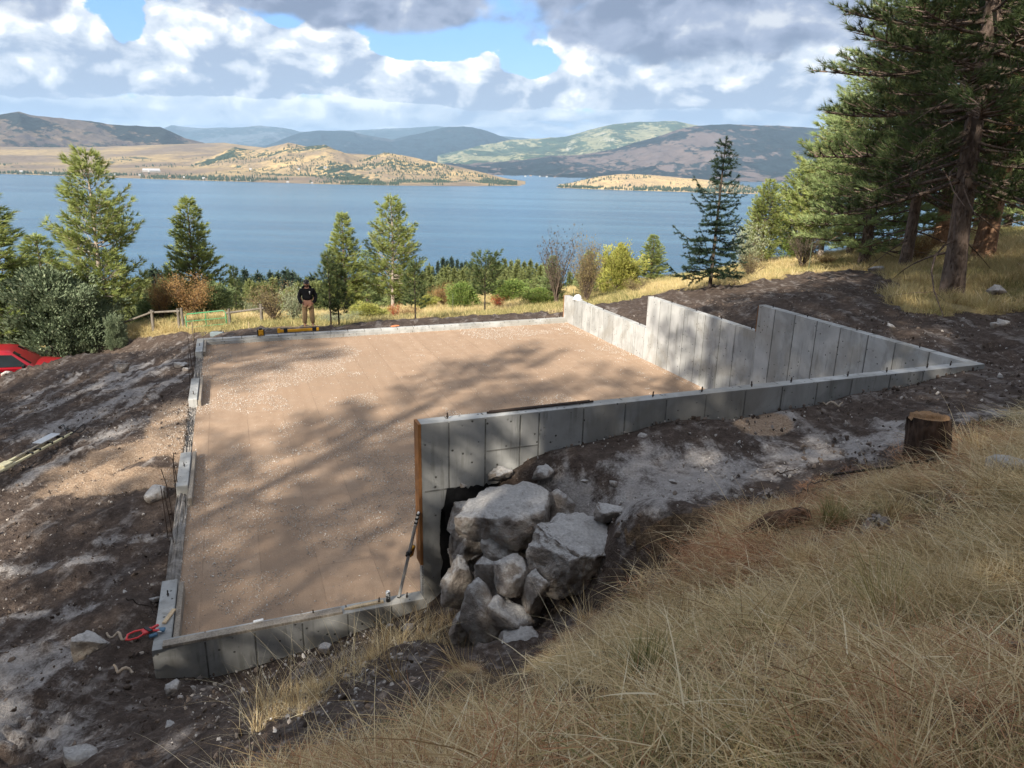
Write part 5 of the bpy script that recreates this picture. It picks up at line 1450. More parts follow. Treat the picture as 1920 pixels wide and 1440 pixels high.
G_GOLD = grass_mat('golden field grass', [(0.0, (.34, .26, .12)), (.4, (.52, .42, .20)), (.8, (.66, .56, .30)), (1.0, (.34, .34, .14))])
def build_grass():
    rng = np.random.default_rng(12)
    def T(n, mat, *a, **k):
        V, Fq = blades(n, rng, *a, **k); return tmesh('tuft', V, Fq, mat)
    near = [T(60, G_STRAW, .07, .22, .0040, .10, .75, 1.5), T(52, G_STRAW, .10, .30, .0038, .12, .85, 1.7), T(70, G_GREEN, .08, .22, .0040, .08, .55, 1.3), T(50, G_STRAW, .18, .46, .0038, .05, .34, .9),
            T(64, G_STRAW, .16, .42, .0040, .30, 1, .5, flat=True), T(64, G_RED, .12, .26, .0034, .30, 1, .2, flat=True), T(60, G_GREEN, .12, .30, .0028, .22, 1, .6, flat=True), T(6, G_STRAW, .45, .90, .0052, .14, .6, 1.0, nseg=7), T(150, G_STRAW, .25, .50, .0042, .05, .50, 1.1, nseg=5)]
    # foreground bank
    n = 60000; a = np.radians(rng.uniform(-60, 60, n)); r = np.sqrt(rng.uniform(.9, 15 ** 2, n)); x, y = r * np.sin(a), r * np.cos(a)
    k = rng.random(n) < np.clip(1.75 - r / 6.5, .22, .80); x, y = x[k], y[k]
    z = ground(x, y); P = np.stack([x, y, z], 1); fg, field, px, py, ok = zones(P)
    n1 = fbm(x * .55, y * .55, 3, 3) * .10; n2 = fbm(x * 2.1, y * 2.1, 4, 11) * .055
    P[:, 2] += n1 * .8 + n2 * .9 - .01
    bare = fbm(x * 1.1 + 9, y * 1.1, 3, 99)
    k = fg & (px > 350) & (px < 2050) & (py < 1640) & ((bare > -.12) | (rng.random(len(px)) < .16)); P, px, py, x, y = P[k], px[k], py[k], x[k], y[k]
    m = len(P)
    hump = fbm(x * .9, y * .9, 3, 61); grn = fbm(x * .7 + 5, y * .7, 3, 66)
    red = fbm(x * .5, y * .5, 2, 69) * .5 + .45 * blob(px, py, 1600, 960, 420, 150, -10)
    t = rng.random(m); idx = np.full(m, 4)
    idx = np.where((t >= .36) & (t < .66), 5, idx); idx = np.where((t >= .36) & (t < .66) & (red < .02), 6, idx)
    t = np.where((red > .30) & (rng.random(m) < .62), .5, t); idx = np.where((red > .30) & (t == .5), 5, idx)
    up = (t >= .66); w = rng.random(m)
    idx = np.where(up, np.where(w < .42, 0, np.where(w < .72, 1, np.where(grn > .1, 2, 0))), idx)
    tall = (fbm(x * 1.7, y * 1.7, 3, 71) > .24) & (rng.random(m) < .5); idx = np.where(tall, np.where(grn > .05, 2, 3), idx)
    tussock = up & (hump < -.05) & (rng.random(m) < .75); idx = np.where(tussock, 4, idx)
    idx = np.where(rng.random(m) < .028, 7, idx)
    lx, ly = at_d(1445, 1030, 6.4)[:2]
    near_log = (np.abs((P[:, 0] - lx) * .94 + (P[:, 1] - ly) * .34) < .42) & (np.abs(-(P[:, 0] - lx) * .34 + (P[:, 1] - ly) * .94 + .12) < .20)
    idx = np.where(near_log, 4, idx)
    S = rng.uniform(.6, 1.1, m) * np.where(hump > .22, 1.2, .9)
    big_ = (rng.random(m) < .010) & (fbm(x * .8 + 3, y * .8, 3, 44) > -.1); idx = np.where(big_, 8, idx); S = np.where((red > .35) & (idx < 4), S * .7, S)
    edge_ = ~in_poly(px, py - 48, POLY_FG) & (px < 1700); S = np.where(edge_, S * .5, S); idx = np.where(edge_ & ((idx == 7) | (idx == 3)), 0, idx)
    edge2 = ~in_poly(px - 10, py - 90, POLY_FG) & (px < 1250) & (px > 760); S = np.where(edge2, S * .6, S)
    rot = np.zeros((m, 3)); rot[:, 2] = rng.uniform(0, 6.28, m); rot[:, 0] = rng.normal(size=m) * .12; rot[:, 1] = rng.normal(size=m) * .12
    rp = np.hypot(P[:, 0], P[:, 1]); wide = np.clip(rp / 5.0, .8, 2.0)
    scatter('grass', P, rot, np.stack([S, S, S * .95], 1), idx, near, 'tangled dry bunch grass and fallen needles on the near bank')
    # thin sprigs on the soil by the bank
    ne = 150; sx_ = rng.uniform(470, 860, ne); sy_ = 1420 - (sx_ - 470) * .62 + rng.normal(size=ne) * 45
    Q = np.array([at_z(a_, b_, .3) for a_, b_ in zip(sx_, sy_)]); Q[:, 2] = ground(Q[:, 0], Q[:, 1]); uu_, vv_ = to_uv(Q[:, 0], Q[:, 1]); Q = Q[vv_ < -.15]; ne = len(Q)
    rot = np.zeros((ne, 3)); rot[:, 2] = rng.uniform(0, 6.28, ne); S = rng.uniform(.5, 1.15, ne)
    scatter('grass_sprigs', Q, rot, np.repeat(S[:, None], 3, 1), rng.choice([3, 7, 7, 0], ne), near, 'lone dry stalks rising from the dark soil below the bank')
    far = [T(46, G_GOLD, .25, .55, .012, .22, .40, .8, nseg=3), T(46, G_GOLD, .20, .42, .014, .30, .60, 1.0, nseg=3), T(40, G_STRAW, .25, .50, .012, .26, .45, .9, nseg=3), T(40, G_GREEN, .15, .35, .014, .30, .5, .9, nseg=3)]
    n = 46000; a = np.radians(rng.uniform(-42, 38, n)); r = np.sqrt(rng.uniform(17 ** 2, 74 ** 2, n)); x, y = r * np.sin(a), r * np.cos(a)
    z = ground(x, y); P = np.stack([x, y, z], 1); fg, field, px, py, ok = zones(P)
    k = field & (rng.random(n) < np.clip(36 / r, .3, 1)) & (fbm(x * .5, y * .5, 3, 88) > -.42); P = P[k]; x, y, px, py = x[k], y[k], px[k], py[k]; m = len(P)
    t = rng.random(m); g = (fbm(x * .2, y * .2, 3, 90) > .12) | (rng.random(m) < .12)
    idx = np.where(g, 3, np.where(t < .45, 0, np.where(t < .8, 1, 2)))
    rot = np.zeros((m, 3)); rot[:, 2] = rng.uniform(0, 6.28, m); S = rng.uniform(.55, 1.2, m)
    scatter('field_grass', P, rot, np.stack([S * 1.2, S * 1.2, S], 1), idx, far, 'golden dry grass of the slope beyond the dirt')
build_grass()

# ============================================================ things on the site
def tubes_obj(name, segs, mat, parent=None, n=8, smooth_=True):
    t = Tubes()
    for pts, rad in segs: t.add(pts, rad if hasattr(rad, '__len__') else [rad] * len(pts), n)
    return t.obj(name, mat, parent, smooth_)
def capped(bm, r, z0, z1, n=16, c=(0, 0)):
    res = bmesh.ops.create_cone(bm, cap_ends=True, segments=n, radius1=r, radius2=r, depth=z1 - z0)
    bmesh.ops.translate(bm, vec=(c[0], c[1], (z0 + z1) / 2), verts=res['verts']); return res['verts']
def lathe(profile, n=20):
    bm = bmesh.new(); rings = []
    for r, z in profile: rings.append([bm.verts.new((r * math.cos(i * 2 * math.pi / n), r * math.sin(i * 2 * math.pi / n), z)) for i in range(n)])
    for a, b in zip(rings[:-1], rings[1:]):
        for i in range(n): bm.faces.new((a[i], a[(i + 1) % n], b[(i + 1) % n], b[i]))
    bm.faces.new(rings[0][::-1]); bm.faces.new(rings[-1]); return bm

# boards along the near stem wall
RZ = TH
def on_wall(u, v, z): return UV(u, v, z)
def lay(name, u, v, z, L, W, T_, mat, rz, label, cat, bm=None, ry=0.0):
    if bm is None:
        bm = bmesh.new(); add_box(bm, (0, 0, 0), (L, W, T_), 0, min(.004, T_ * .2))
    o = bm_obj(name, bm, mat, None, False, UV(u, v, z)); o.rotation_euler = (0, ry, TH + rz); tag(o, label, cat); return o
_b0, _b1 = to_uv(*at_z(306, 1208, 0)[:2])[0], to_uv(*at_z(640, 1141, 0)[:2])[0]
lay('screed_board', (_b0 + _b1) / 2, .06, .024, _b1 - _b0, .13, .042, MAT_WOOD_GREY, .004, 'long weathered board lying on the near stem wall', 'board')
def stake(L=.55, W=.05, T_=.028):
    bm = bmesh.new()
    for x, w in ((-L / 2, .3), (-L / 2 + .09, 1), (L / 2, 1)):
        pass
    v = []
    for z in (-T_ / 2, T_ / 2):
        v.append([bm.verts.new(p) for p in ((-L / 2, -W * .08, z), (-L / 2 + .10, -W / 2, z), (L / 2, -W / 2, z), (L / 2, W / 2, z), (-L / 2 + .10, W / 2, z), (-L / 2, W * .08, z))])
    bm.faces.new(v[0][::-1]); bm.faces.new(v[1])
    for i in range(6): bm.faces.new((v[0][i], v[0][(i + 1) % 6], v[1][(i + 1) % 6], v[1][i]))
    return bm
lay('wooden_stake', to_uv(*at_z(681, 1132, 0)[:2])[0], .10, .016, 0, 0, 0, MAT_WOOD_PALE, .03, 'pale pointed wooden stake on the wall beside the black can', 'stake', stake())
lay('wood_scrap', .16, .70, .02, .32, .055, .024, MAT_WOOD_PALE, math.pi / 2 - .35, 'short pale wood scrap on the left stem wall by the red tool', 'wood scrap')
o = lay('wood_peg', to_uv(*at_z(485, 1168, 0)[:2])[0], .14, .055, .13, .05, .022, MAT_WHITE, .1, 'small white block standing on the long grey board', 'block')
# drink can
_cu, _cv = to_uv(*at_z(728, 1128, 0)[:2])
can = empty('drink_can', UV(_cu, _cv, 0), 0, 'tall dark drink can with grey print on the stem wall', 'can')
def m_can(b):
    v = texco(); n = noise(v, 26, 3, .5, 1.5); sp = new_node('ShaderNodeSeparateXYZ'); link(v, sp.inputs[0])
    col = mixc(smooth(n, .50, .53), (.015, .016, .018), (.35, .37, .40))
    col = mixc(smooth(X(sp.outputs[2]), .065, .07), (.012, .012, .013), col); return col
bm_obj('can_body', lathe([(.026, 0), (.033, .010), (.033, .150), (.027, .163)]), material('can print', m_can, .35, .5, .3), can, True)
bm_obj('can_lid', lathe([(.0275, .1632), (.0285, .168), (.025, .166), (.024, .161)]), MAT_ALU, can, True)
# laser rod leaning on the tall wall
_ru, _rv = to_uv(*at_z(748, 1120, 0)[:2])
base = UV(_ru, _rv, 0.0)
topd = at_d(786, 955, 9.05); top = Vector(topd)
rod = empty('grade_rod', base, 0, 'aluminium grade rod with yellow receiver leaning on the tall wall', 'grade rod')
ax = (top - base); Lr = ax.length; q = ax.to_track_quat('Z', 'Y'); rod.rotation_mode = 'QUATERNION'; rod.rotation_quaternion = q
box_obj('lower_section', (0, 0, Lr * .42), (.046, .034, Lr * .84), MAT_ALU, rod, 0, .003)
box_obj('upper_section', (0, 0, Lr * .90), (.034, .026, Lr * .14), MAT_WHITE, rod, 0, .002)
for k in range(3): box_obj('black_band', (0, 0, Lr * (.855 + .045 * k)), (.052, .040, .028), MAT_BLACK, rod, 0, .002)
box_obj('foot', (0, 0, .012), (.05, .038, .024), MAT_BLACK, rod, 0, .002)
cl = box_obj('clamp', (.0, .0, Lr * .52), (.085, .065, .05), MAT_BLACK, rod, 0, .006)
tubes_obj('clamp_knob', [([(-.05, 0, Lr * .52), (-.085, 0, Lr * .52)], .018)], MAT_BLACK, cl)
rc = box_obj('receiver', (.095, .0, Lr * .50), (.075, .045, .16), MAT_YEL, rod, 0, .008)
box_obj('display', (.095, -.0245, Lr * .53), (.045, .003, .04), MAT_BLACK, rc)
box_obj('receiver_edge', (.130, 0, Lr * .50), (.010, .047, .165), MAT_BLACK, rc)
# steel bars on the tall wall
p0, p1 = UV(ray_u(919, 770) + .0, .13, H3 + .022), UV(ray_u(1120, 755), .13, H3 + .022)
o = tubes_obj('rebar_bundle', [([p0 + Vector((0, 0, .0)), p1 + Vector((0, 0, .004))], .016), ([p0 + Vector((.03, .05, 0)), p1 + Vector((-.05, .04, 0))], .014)], MAT_STEEL); tag(o, 'dark steel bars lying along the top of the tall wall', 'rebar')
# red hand tool with blue part on the corner
tl = empty('red_clamp_tool', UV(-.06, .36, .045), TH + .15, 'red grip tool with blue and black clamp on the foundation corner', 'hand tool')
def ring_tool(pts, r, name, mat, parent): 
    return tubes_obj(name, [(pts + [pts[0], pts[1]], r)], mat, parent, 8)
ring_tool([(-.33, -.045, .0), (-.30, .06, .02), (-.20, .085, .03), (-.06, .075, .03), (-.05, -.02, .02), (-.16, -.07, .0), (-.27, -.075, 0)], .017, 'handle', MAT_RED, tl)
bm = bmesh.new(); add_box(bm, (-.02, .02, .02), (.15, .13, .045), .2, .012); add_box(bm, (.10, .07, .03), (.13, .05, .04), .5, .012); add_box(bm, (.10, -.03, .02), (.12, .045, .04), -.35, .012); bm_obj('body', bm, MAT_RED, tl)
bm = bmesh.new(); add_box(bm, (.0, .02, .05), (.06, .17, .02), .5, .006); add_box(bm, (.05, -.06, .0), (.10, .06, .05), .3, .012); bm_obj('grip', bm, MAT_BLACK, tl)
bm = bmesh.new(); add_box(bm, (.06, -.10, -.01), (.13, .07, .05), .15, .014); add_box(bm, (.19, -.02, .0), (.11, .10, .045), -.3, .014); bm_obj('jaw', bm, MAT_BLUE, tl)
tl.scale = (.8, .8, .8)
tubes_obj('screw', [([(.13, -.09, .03), (.18, -.12, .03)], .009)], MAT_WHITE, tl)
# yellow laser case and yellow level at the far wall
_lu = to_uv(*at_z(489, 627, 0)[:2])[0]
lb = empty('laser_level', UV(_lu, FD - .11, 0), TH, 'small yellow and black laser level on the far wall', 'laser level')
box_obj('housing', (0, 0, .115), (.19, .17, .20), MAT_YEL, lb, 0, .02)
box_obj('roll_cage', (-.105, 0, .12), (.03, .2, .24), MAT_BLACK, lb, 0, .01); box_obj('roll_cage', (.105, 0, .12), (.03, .2, .24), MAT_BLACK, lb, 0, .01)
box_obj('rotor_head', (0, 0, .245), (.12, .12, .05), MAT_BLACK, lb, 0, .012); box_obj('button', (0, -.087, .06), (.04, .004, .03), MAT_BLACK, lb)
_su = to_uv(*at_z(560, 622, 0)[:2])[0]
sc = empty('yellow_floor_level', UV(_su, FD + .12, -.03), TH, 'long yellow straight edge tool lying at the person\'s feet', 'tool')
bm = bmesh.new(); add_box(bm, (-.05, 0, .10), (1.25, .07, .10), 0, .012); bm_obj('beam', bm, MAT_YEL, sc)
box_obj('top_bar', (.0, .01, .215), (1.45, .03, .022), MAT_WOOD_PALE, sc, 0, .004); box_obj('strut', (-.45, .0, .12), (.14, .10, .16), MAT_BLACK, sc, .0, .02); box_obj('strut', (.55, .0, .12), (.16, .10, .14), MAT_BLACK, sc, .0, .02)
box_obj('end_cap', (-.68, 0, .12), (.11, .09, .17), MAT_YEL, sc, 0, .02); box_obj('end_cap', (.66, 0, .10), (.11, .10, .12), MAT_YEL, sc, 0, .02)
o = lay('orange_rag', 6.9, FD + .15, .0, .30, .16, .06, plain('orange cloth', (.62, .22, .10), .9, .1), .2, 'small orange scrap on the soil beyond the far wall', 'rag', rock_mesh(900, .34, .16, .07, sub=2))
# white hard hat on the wall end
hh = empty('hard_hat', UV(FW - .11, FD - 1.02, H1), 1.0, 'white hard hat resting on the end of the right wall', 'hard hat')
bm_obj('shell', lathe([(.128, .0), (.130, .03), (.122, .08), (.098, .125), (.06, .15), (.02, .158)], 24), MAT_WHITE, hh, True); hh.scale = (1.25, 1.25, 1.25)
bm_obj('brim', lathe([(.128, .002), (.158, -.002 + .006), (.158, .012), (.128, .014)], 24), MAT_WHITE, hh, True)
box_obj('ridge', (0, 0, .152), (.16, .03, .02), MAT_WHITE, hh, 0, .006)

# stump
def build_stump():
    p = at_d(1740, 872, 8.62); r0, h = .205, .52
    st = empty('tree_stump', (p[0], p[1], G1(p[0], p[1]) - .05), .4, 'sawn tree stump with orange splintered top in dry grass', 'stump')
    na, nz = 72, 20; V = []
    for k in range(nz + 1):
        z = -.15 + (h + .15) * k / nz
        for i in range(na):
            a = i / na * 2 * math.pi; rr = r0 * (1.0 + .32 * math.exp(-(z + .1) / .12) + .05 * math.sin(a * 3 + 1))
            fur = abs(math.sin(a * 13 + math.sin(z * 9 + a * 2) * .8)) ** .6
            rr += .018 * fur + .012 * float(vnoise(np.array([a * 5.]), np.array([z * 14]), 4)[0])
            V.append((rr * math.cos(a), rr * math.sin(a), z + (.03 * math.sin(a + .5) + .05 * (math.cos(a * 1.0 + 2.2) > .4) if k == nz else 0)))
    F4 = [(k * na + i, k * na + (i + 1) % na, (k + 1) * na + (i + 1) % na, (k + 1) * na + i) for k in range(nz) for i in range(na)]
    mesh_np('bark', V, np.array(F4), BARK_D_R, st, True)
    st.rotation_euler = (-.20, .05, .4)
    # the sawn face, stepped where the wood tore
    V = []; m = 22
    for k in range(m + 1):
        for i in range(na):
            a = i / na * 2 * math.pi; rr = r0 * .99 * k / m; x, y = rr * math.cos(a), rr * math.sin(a)
            step = .035 if (x * .8 + y * .6) > .05 + .02 * math.sin(a * 7) else 0.0
            z = h + step + .03 * math.sin(a + .5) * k / m + .010 * float(vnoise(np.array([x * 40]), np.array([y * 40]), 8)[0])
            V.append((x, y, z + .004))
    F4 = [(k * na + i, (k + 1) * na + i, (k + 1) * na + (i + 1) % na, k * na + (i + 1) % na) for k in range(m) for i in range(na)]
    mesh_np('sawn_face', V, np.array(F4), material('fresh orange wood', m_stumptop, .85, .2), st, True)
def m_stumptop(b):
    v = texco(); ln = new_node('ShaderNodeVectorMath', operation='LENGTH'); link(mapped(v, (1, 1, 0)), ln.inputs[0]); r = X(ln.outputs['Value'])
    n = noise(v, 14, 6, .65); rings = X.op('SINE', r * 320 + n * 5) * .5 + .5
    col = mixc(rings * .4, (.27, .165, .09), (.15, .085, .045)); col = mixc(smooth(r, .20, .235), col, (.10, .04, .02)); col = mixc(smooth(n, .55, .7) * .7, col, (.44, .31, .19))
    return (col, bump(rings * .3 + n, .6, .02))
BARK_D_R = material('dark furrowed stump bark', m_bark((.030, .022, .018), (.085, .056, .042), (.010, .009, .008)), .95, .1)
build_stump()
# rotting log and roots
def log_obj(name, pts, rad, mat, label, cat, seed=0, n=26, flat=.7):
    rng = np.random.default_rng(seed); pts = np.array(pts, float); m = 30
    t = np.linspace(0, 1, len(pts)); tt = np.linspace(0, 1, m)
    P = np.stack([np.interp(tt, t, pts[:, i]) for i in range(3)], 1); R_ = np.interp(tt, t, rad)
    V, Fq = tube_np(P, R_, n)
    C = np.repeat(P, n, 0); d = V - C; a = np.tile(np.arange(n), m); s_ = np.repeat(np.arange(m), n)
    k = 1 + .26 * fbm(a * .9 + seed, s_ * .16, 3, seed) + .12 * np.abs(np.sin(a * 2.3)); V = C + d * k[:, None]; V[:, 2] = C[:, 2] + (V[:, 2] - C[:, 2]) * flat
    o = mesh_np(name, V, Fq, mat, None, True); tag(o, label, cat); return o
LOGM = material('rotten log wood', m_bark((.045, .030, .022), (.16, .095, .06), (.012, .010, .009)), .95, .1)
def gpt(px, py, d, dz): p = at_d(px, py, d); return (p[0], p[1], G1(p[0], p[1]) + dz)
log_obj('rotten_log', [gpt(1372, 1062, 6.25, .08), gpt(1400, 1048, 6.3, .15), gpt(1445, 1030, 6.4, .19), gpt(1500, 1008, 6.55, .16), gpt(1515, 1000, 6.6, .10)], [.03, .095, .12, .08, .015], LOGM, 'short rotting dark log in the dry grass', 'log', 3)
log_obj('root_clump', [gpt(1325, 1000, 6.9, .02), gpt(1345, 1010, 6.85, .07), gpt(1375, 1005, 6.9, .02)], [.01, .05, .01], LOGM, 'small dark root knob in the grass left of the rotting log', 'root', 4)
def twig(pts, r, mat, label, cat='branch', name='fallen_branch'):
    P = np.array(pts, float); t = np.linspace(0, 1, len(P)); tt = np.linspace(0, 1, 14); P = np.stack([np.interp(tt, t, P[:, i]) for i in range(3)], 1)
    rng = np.random.default_rng(int(abs(P[0, 0]) * 1000) % 9999); P[1:-1] += rng.normal(size=(12, 3)) * .012
    segs = [(P, list(np.linspace(r, r * .35, 14)))]
    for i in (5, 9):
        q = P[i] + (P[i + 1] - P[i]) * 2.2 + np.array([rng.normal() * .08, rng.normal() * .08, .06]); segs.append((np.stack([P[i], q]), [r * .5, r * .2]))
    o = tubes_obj(name, segs, mat, None, 6); tag(o, label, cat)
twig([gpt(1560, 898, 8.3, .05), gpt(1680, 880, 8.2, .10), gpt(1800, 862, 8.3, .12), gpt(1930, 842, 8.5, .10)], .016, BARK_D, 'long thin dark branch lying past the foot of the stump')
twig([gpt(1490, 950, 7.6, .05), gpt(1520, 925, 7.8, .1), gpt(1570, 905, 8.0, .06)], .012, TWIG, 'short grey stick on the edge of the pale fill')
twig([gpt(1450, 895, 8.6, .05), gpt(1500, 890, 8.7, .08)], .010, DEADTW, 'little dark stick where the fill meets the grass')
twig([gpt(225, 1050, 10.6, .30), gpt(270, 1085, 10.5, .15), gpt(300, 1120, 10.3, .02)], .010, DEADTW, 'thin bent dark wire or root at the left stem wall', 'root', 'bent_root')
def root(px, py, z, label, k):
    p = at_z(px, py, z); t = np.linspace(-1, 1, 12); pts = np.stack([p[0] + t * .16, p[1] + .035 * np.sin(t * 5 + k) - t * .03, p[2] + .04 + .03 * np.cos(t * 6)], 1)
    o = tubes_obj('bare_root', [(pts, list(.020 * (1.1 - .5 * np.abs(t))))], plain('pale peeled root', (.36, .30, .24), .9, .1), None, 8); tag(o, label, 'root')
root(234, 1262, .02, 'pale twisted root on the soil below the foundation corner', 0)
root(222, 1197, -.2, 'brown curled root beside the lone boulder', 2)
root(1560, 762, 2.45, 'pale root sticking out of the dark bank right of the wall', 3)
# long sawn tube thing on the left
wp = empty('light_tower_mast', at_z(60, 850, -.42), 0, 'long pale yellow mast lying on the soil at the left edge', 'mast')
A_ = Vector(at_z(-30, 900, -.40)) - wp.location; B_ = Vector(at_z(130, 815, -.40)) - wp.location; ADir = (B_ - A_).normalized()
def along_box(name, t0, t1, w, h, off, mat, up=0.0):
    c = A_.lerp(B_, (t0 + t1) / 2); L = (B_ - A_).length * (t1 - t0); side = Vector((-ADir.y, ADir.x, 0))
    return box_obj(name, c + side * off + Vector((0, 0, up)), (L, w, h), mat, wp, 0, .008, Matrix.Rotation(math.atan2(ADir.y, ADir.x), 4, 'Z'))
MAT_CREAM = plain('cream paint', (.56, .52, .34), .55, .3, var=.1)
along_box('rail', .0, .80, .07, .07, .06, MAT_CREAM, .07); along_box('rail', .0, .98, .05, .05, -.12, MAT_CREAM, .07); along_box('rail', .35, .78, .04, .04, -.02, MAT_WOOD_GREY, .13)
along_box('head_plate', .62, .86, .22, .03, .05, MAT_ALU, .16); along_box('foot_plate', .16, .26, .20, .12, -.03, MAT_CREAM, .08)
for t0 in (.46, .55, .70, .84): along_box('bracket', t0, t0 + .015, .26, .05, -.03, MAT_BLACK, .10)
tubes_obj('loose_hose', [([tuple(B_ + Vector((-.3 + .75 * math.sin(a * .5) * .8, .18 * math.cos(a * 2.1), .14 + .07 * math.sin(a * 3)))) for a in np.linspace(0, 6, 30)], .012)], MAT_BLACK, wp, 6)

# larger tussocks and dead plants in the near grass
def tussock(px, py, d, h, n, mat, lean, label, seed, name='grass_tussock', wid=.006, spread=.35):
    rng = np.random.default_rng(seed); V, Fq = blades(n, rng, h * .6, h, wid, .09, spread, .7, nseg=6)
    p = at_d(px, py, d); o = mesh_np(name, V, Fq, mat, None, False, (p[0], p[1], G1(p[0], p[1]))); o.rotation_euler = (0, lean, random.uniform(-.3, .3)); tag(o, label, 'grass tuft' if name == 'grass_tussock' else 'plant'); return o
tussock(1270, 1285, 4.4, .52, 150, G_STRAW, .35, 'pale straw tussock leaning right in the middle of the bank', 1)
tussock(1640, 1290, 4.2, .62, 120, G_GREEN, -.45, 'tall olive green broom like plant with stiff stems, leaning left', 2, 'broom_plant', .006, .22)
tussock(1560, 985, 6.5, .34, 260, G_GREEN, .1, 'grey green grass tuft above the rotting log', 3)
tussock(1665, 1010, 6.2, .38, 160, G_STRAW, .5, 'bleached grass tuft fanning out right of the grey green one', 4)
tussock(1200, 1440, 3.2, .30, 220, G_GREEN, .0, 'green tinted tuft at the bottom edge of the bank', 5)
tussock(870, 1290, 5.6, .55, 60, G_STRAW, -.5, 'tall straw stalks leaning left in front of the stacked stones', 6)
tussock(745, 1290, 6.0, .50, 40, G_STRAW, -.35, 'thin dry stalks on the pebbly soil under the stem wall', 7)
tussock(1830, 880, 8.4, .50, 160, G_STRAW, -.5, 'fine straw tuft sweeping right beside the stump', 8)
tussock(1100, 1160, 6.1, .45, 60, G_STRAW, -.15, 'upright stalks at the lip below the largest slab boulder', 9)
tussock(1240, 1130, 6.2, .40, 60, G_STRAW, .1, 'dry stalks standing before the dark hollow in the bank', 10)
DEADLEAF = foliage('curled dead leaves', (.16, .13, .115), (.42, .38, .35), (.10, .07, .055), .1)
def dead_rosette(px, py, d, r, label, seed):
    rng = np.random.default_rng(seed); V = []; Fq = []
    for k in range(16):
        a = rng.uniform(0, 6.283); l = r * rng.uniform(.6, 1.1); w = l * .32; e = rng.uniform(.1, 1.1); b = len(V); out = np.array([math.cos(a), math.sin(a), 0]); sd = np.array([-math.sin(a), math.cos(a), 0])
        for i in range(6):
            t = i / 5; c = out * l * t * math.cos(e) + np.array([0, 0, l * (math.sin(e) * t - .6 * t * t) + .03]) + rng.normal(size=3) * .008; ww = w * math.sin(math.pi * (.12 + .85 * t)); cu = np.array([0, 0, .35 * ww])
            V += [c - sd * ww * .5 + cu, c, c + sd * ww * .5 + cu + rng.normal(size=3) * .006]
        for i in range(5):
            for j in range(2): Fq.append((b + 3 * i + j, b + 3 * i + j + 1, b + 3 * i + j + 4, b + 3 * i + j + 3))
    p = at_d(px, py, d); o = mesh_np('dead_plant', V, np.array(Fq), DEADLEAF, None, True, (p[0], p[1], G1(p[0], p[1]) + .05)); tag(o, label, 'plant')
dead_rosette(1515, 1355, 3.4, .14, 'grey curled dead leaf rosette, upper of the pair near the bottom edge', 1)
dead_rosette(1455, 1375, 3.3, .12, 'grey curled dead leaf rosette, lower left of the pair near the bottom edge', 2)
dead_rosette(1620, 1310, 3.7, .13, 'dead leaf rosette at the foot of the broom like plant', 3)
dead_rosette(1890, 1385, 3.2, .14, 'dead leaf rosette in the lower right corner', 4)
dead_rosette(1640, 1030, 6.0, .20, 'pale grey dead leaves heaped in the grass right of the rotting log', 5)
dead_rosette(1130, 1330, 4.2, .13, 'small dead leaf cluster in the grass below the stacked stones', 6)
dead_rosette(1440, 895 + 40, 7.6, .14, 'dead leaf cluster where the pale fill ends', 7)

# ------------------------------------------------------------ fence, gate, posts beyond the pad
MAT_POST = material('silver weathered post', m_wood((.10, .088, .075), (.20, .18, .155)), .9, .1)
def post_base(px, py, d): p = at_d(px, py, d); return Vector((p[0], p[1], G1(p[0], p[1])))
def rail_fence(label, posts, rails, rw=.055, pw=.075):
    o = empty('rail_fence', (0, 0, 0), 0, label, 'fence'); B0 = []
    for px, py, d, h in posts:
        b = post_base(px, py, d); B0.append((b, h)); tubes_obj('post', [([b - Vector((0, 0, .3)), b + Vector((random.uniform(-.03, .03), 0, h))], [pw, pw * .85]), ([b + Vector((0, 0, h)), b + Vector((0, 0, h + .01))], [pw * .85, .005])], MAT_POST, o, 10)
    for i, j, f in rails:
        a = B0[i][0] + Vector((0, 0, B0[i][1] * f)); c = B0[j][0] + Vector((0, 0, B0[j][1] * f)); e = (c - a).normalized() * .15
        tubes_obj('rail', [([a - e, c + e], [rw, rw * .85]), ([c + e, c + e * 1.05], [rw * .85, .003])], MAT_POST, o, 8)
    return o
rail_fence('grey two span pole fence stepping down behind the dirt', [(233, 632, 40.5, .72), (290, 632, 39.5, 1.05)], [(0, 1, .90)])
rail_fence('grey fence span ending at a double post by the green gate', [(338, 628, 38.5, 1.0), (346, 628, 38.4, 1.0), (289, 632, 39.6, 1.05)], [(0, 2, .88)])
rail_fence('short pale rail fence behind the yellow laser level', [(433, 622, 36.5, .85), (492, 620, 36, .95)], [(0, 1, .78)])
gt = empty('pipe_gate', (0, 0, 0), 0, 'low green tubular steel gate beyond the foundation corner', 'gate')
MAT_GREEN = plain('green gate paint', (.06, .22, .10), .45, .4)
ga, gb = post_base(352, 630, 37.8), post_base(427, 630, 36.6); gu = Vector((0, 0, .80)); gl = Vector((0, 0, .36)); gx = (gb - ga).normalized() * .12
tubes_obj('gate_frame', [([ga + gl * .5, ga + gu - Vector((0, 0, .1)), ga + gu + gx, gb + gu - gx, gb + gu - Vector((0, 0, .1)), gb + gl * .5], .030)], MAT_GREEN, gt)
for f in (.18, .55): tubes_obj('gate_rail', [([ga + gu * f, gb + gu * f], .018)], MAT_GREEN, gt)
tubes_obj('gate_brace', [([ga.lerp(gb, .5), ga.lerp(gb, .5) + gu], .022)], MAT_GREEN, gt)
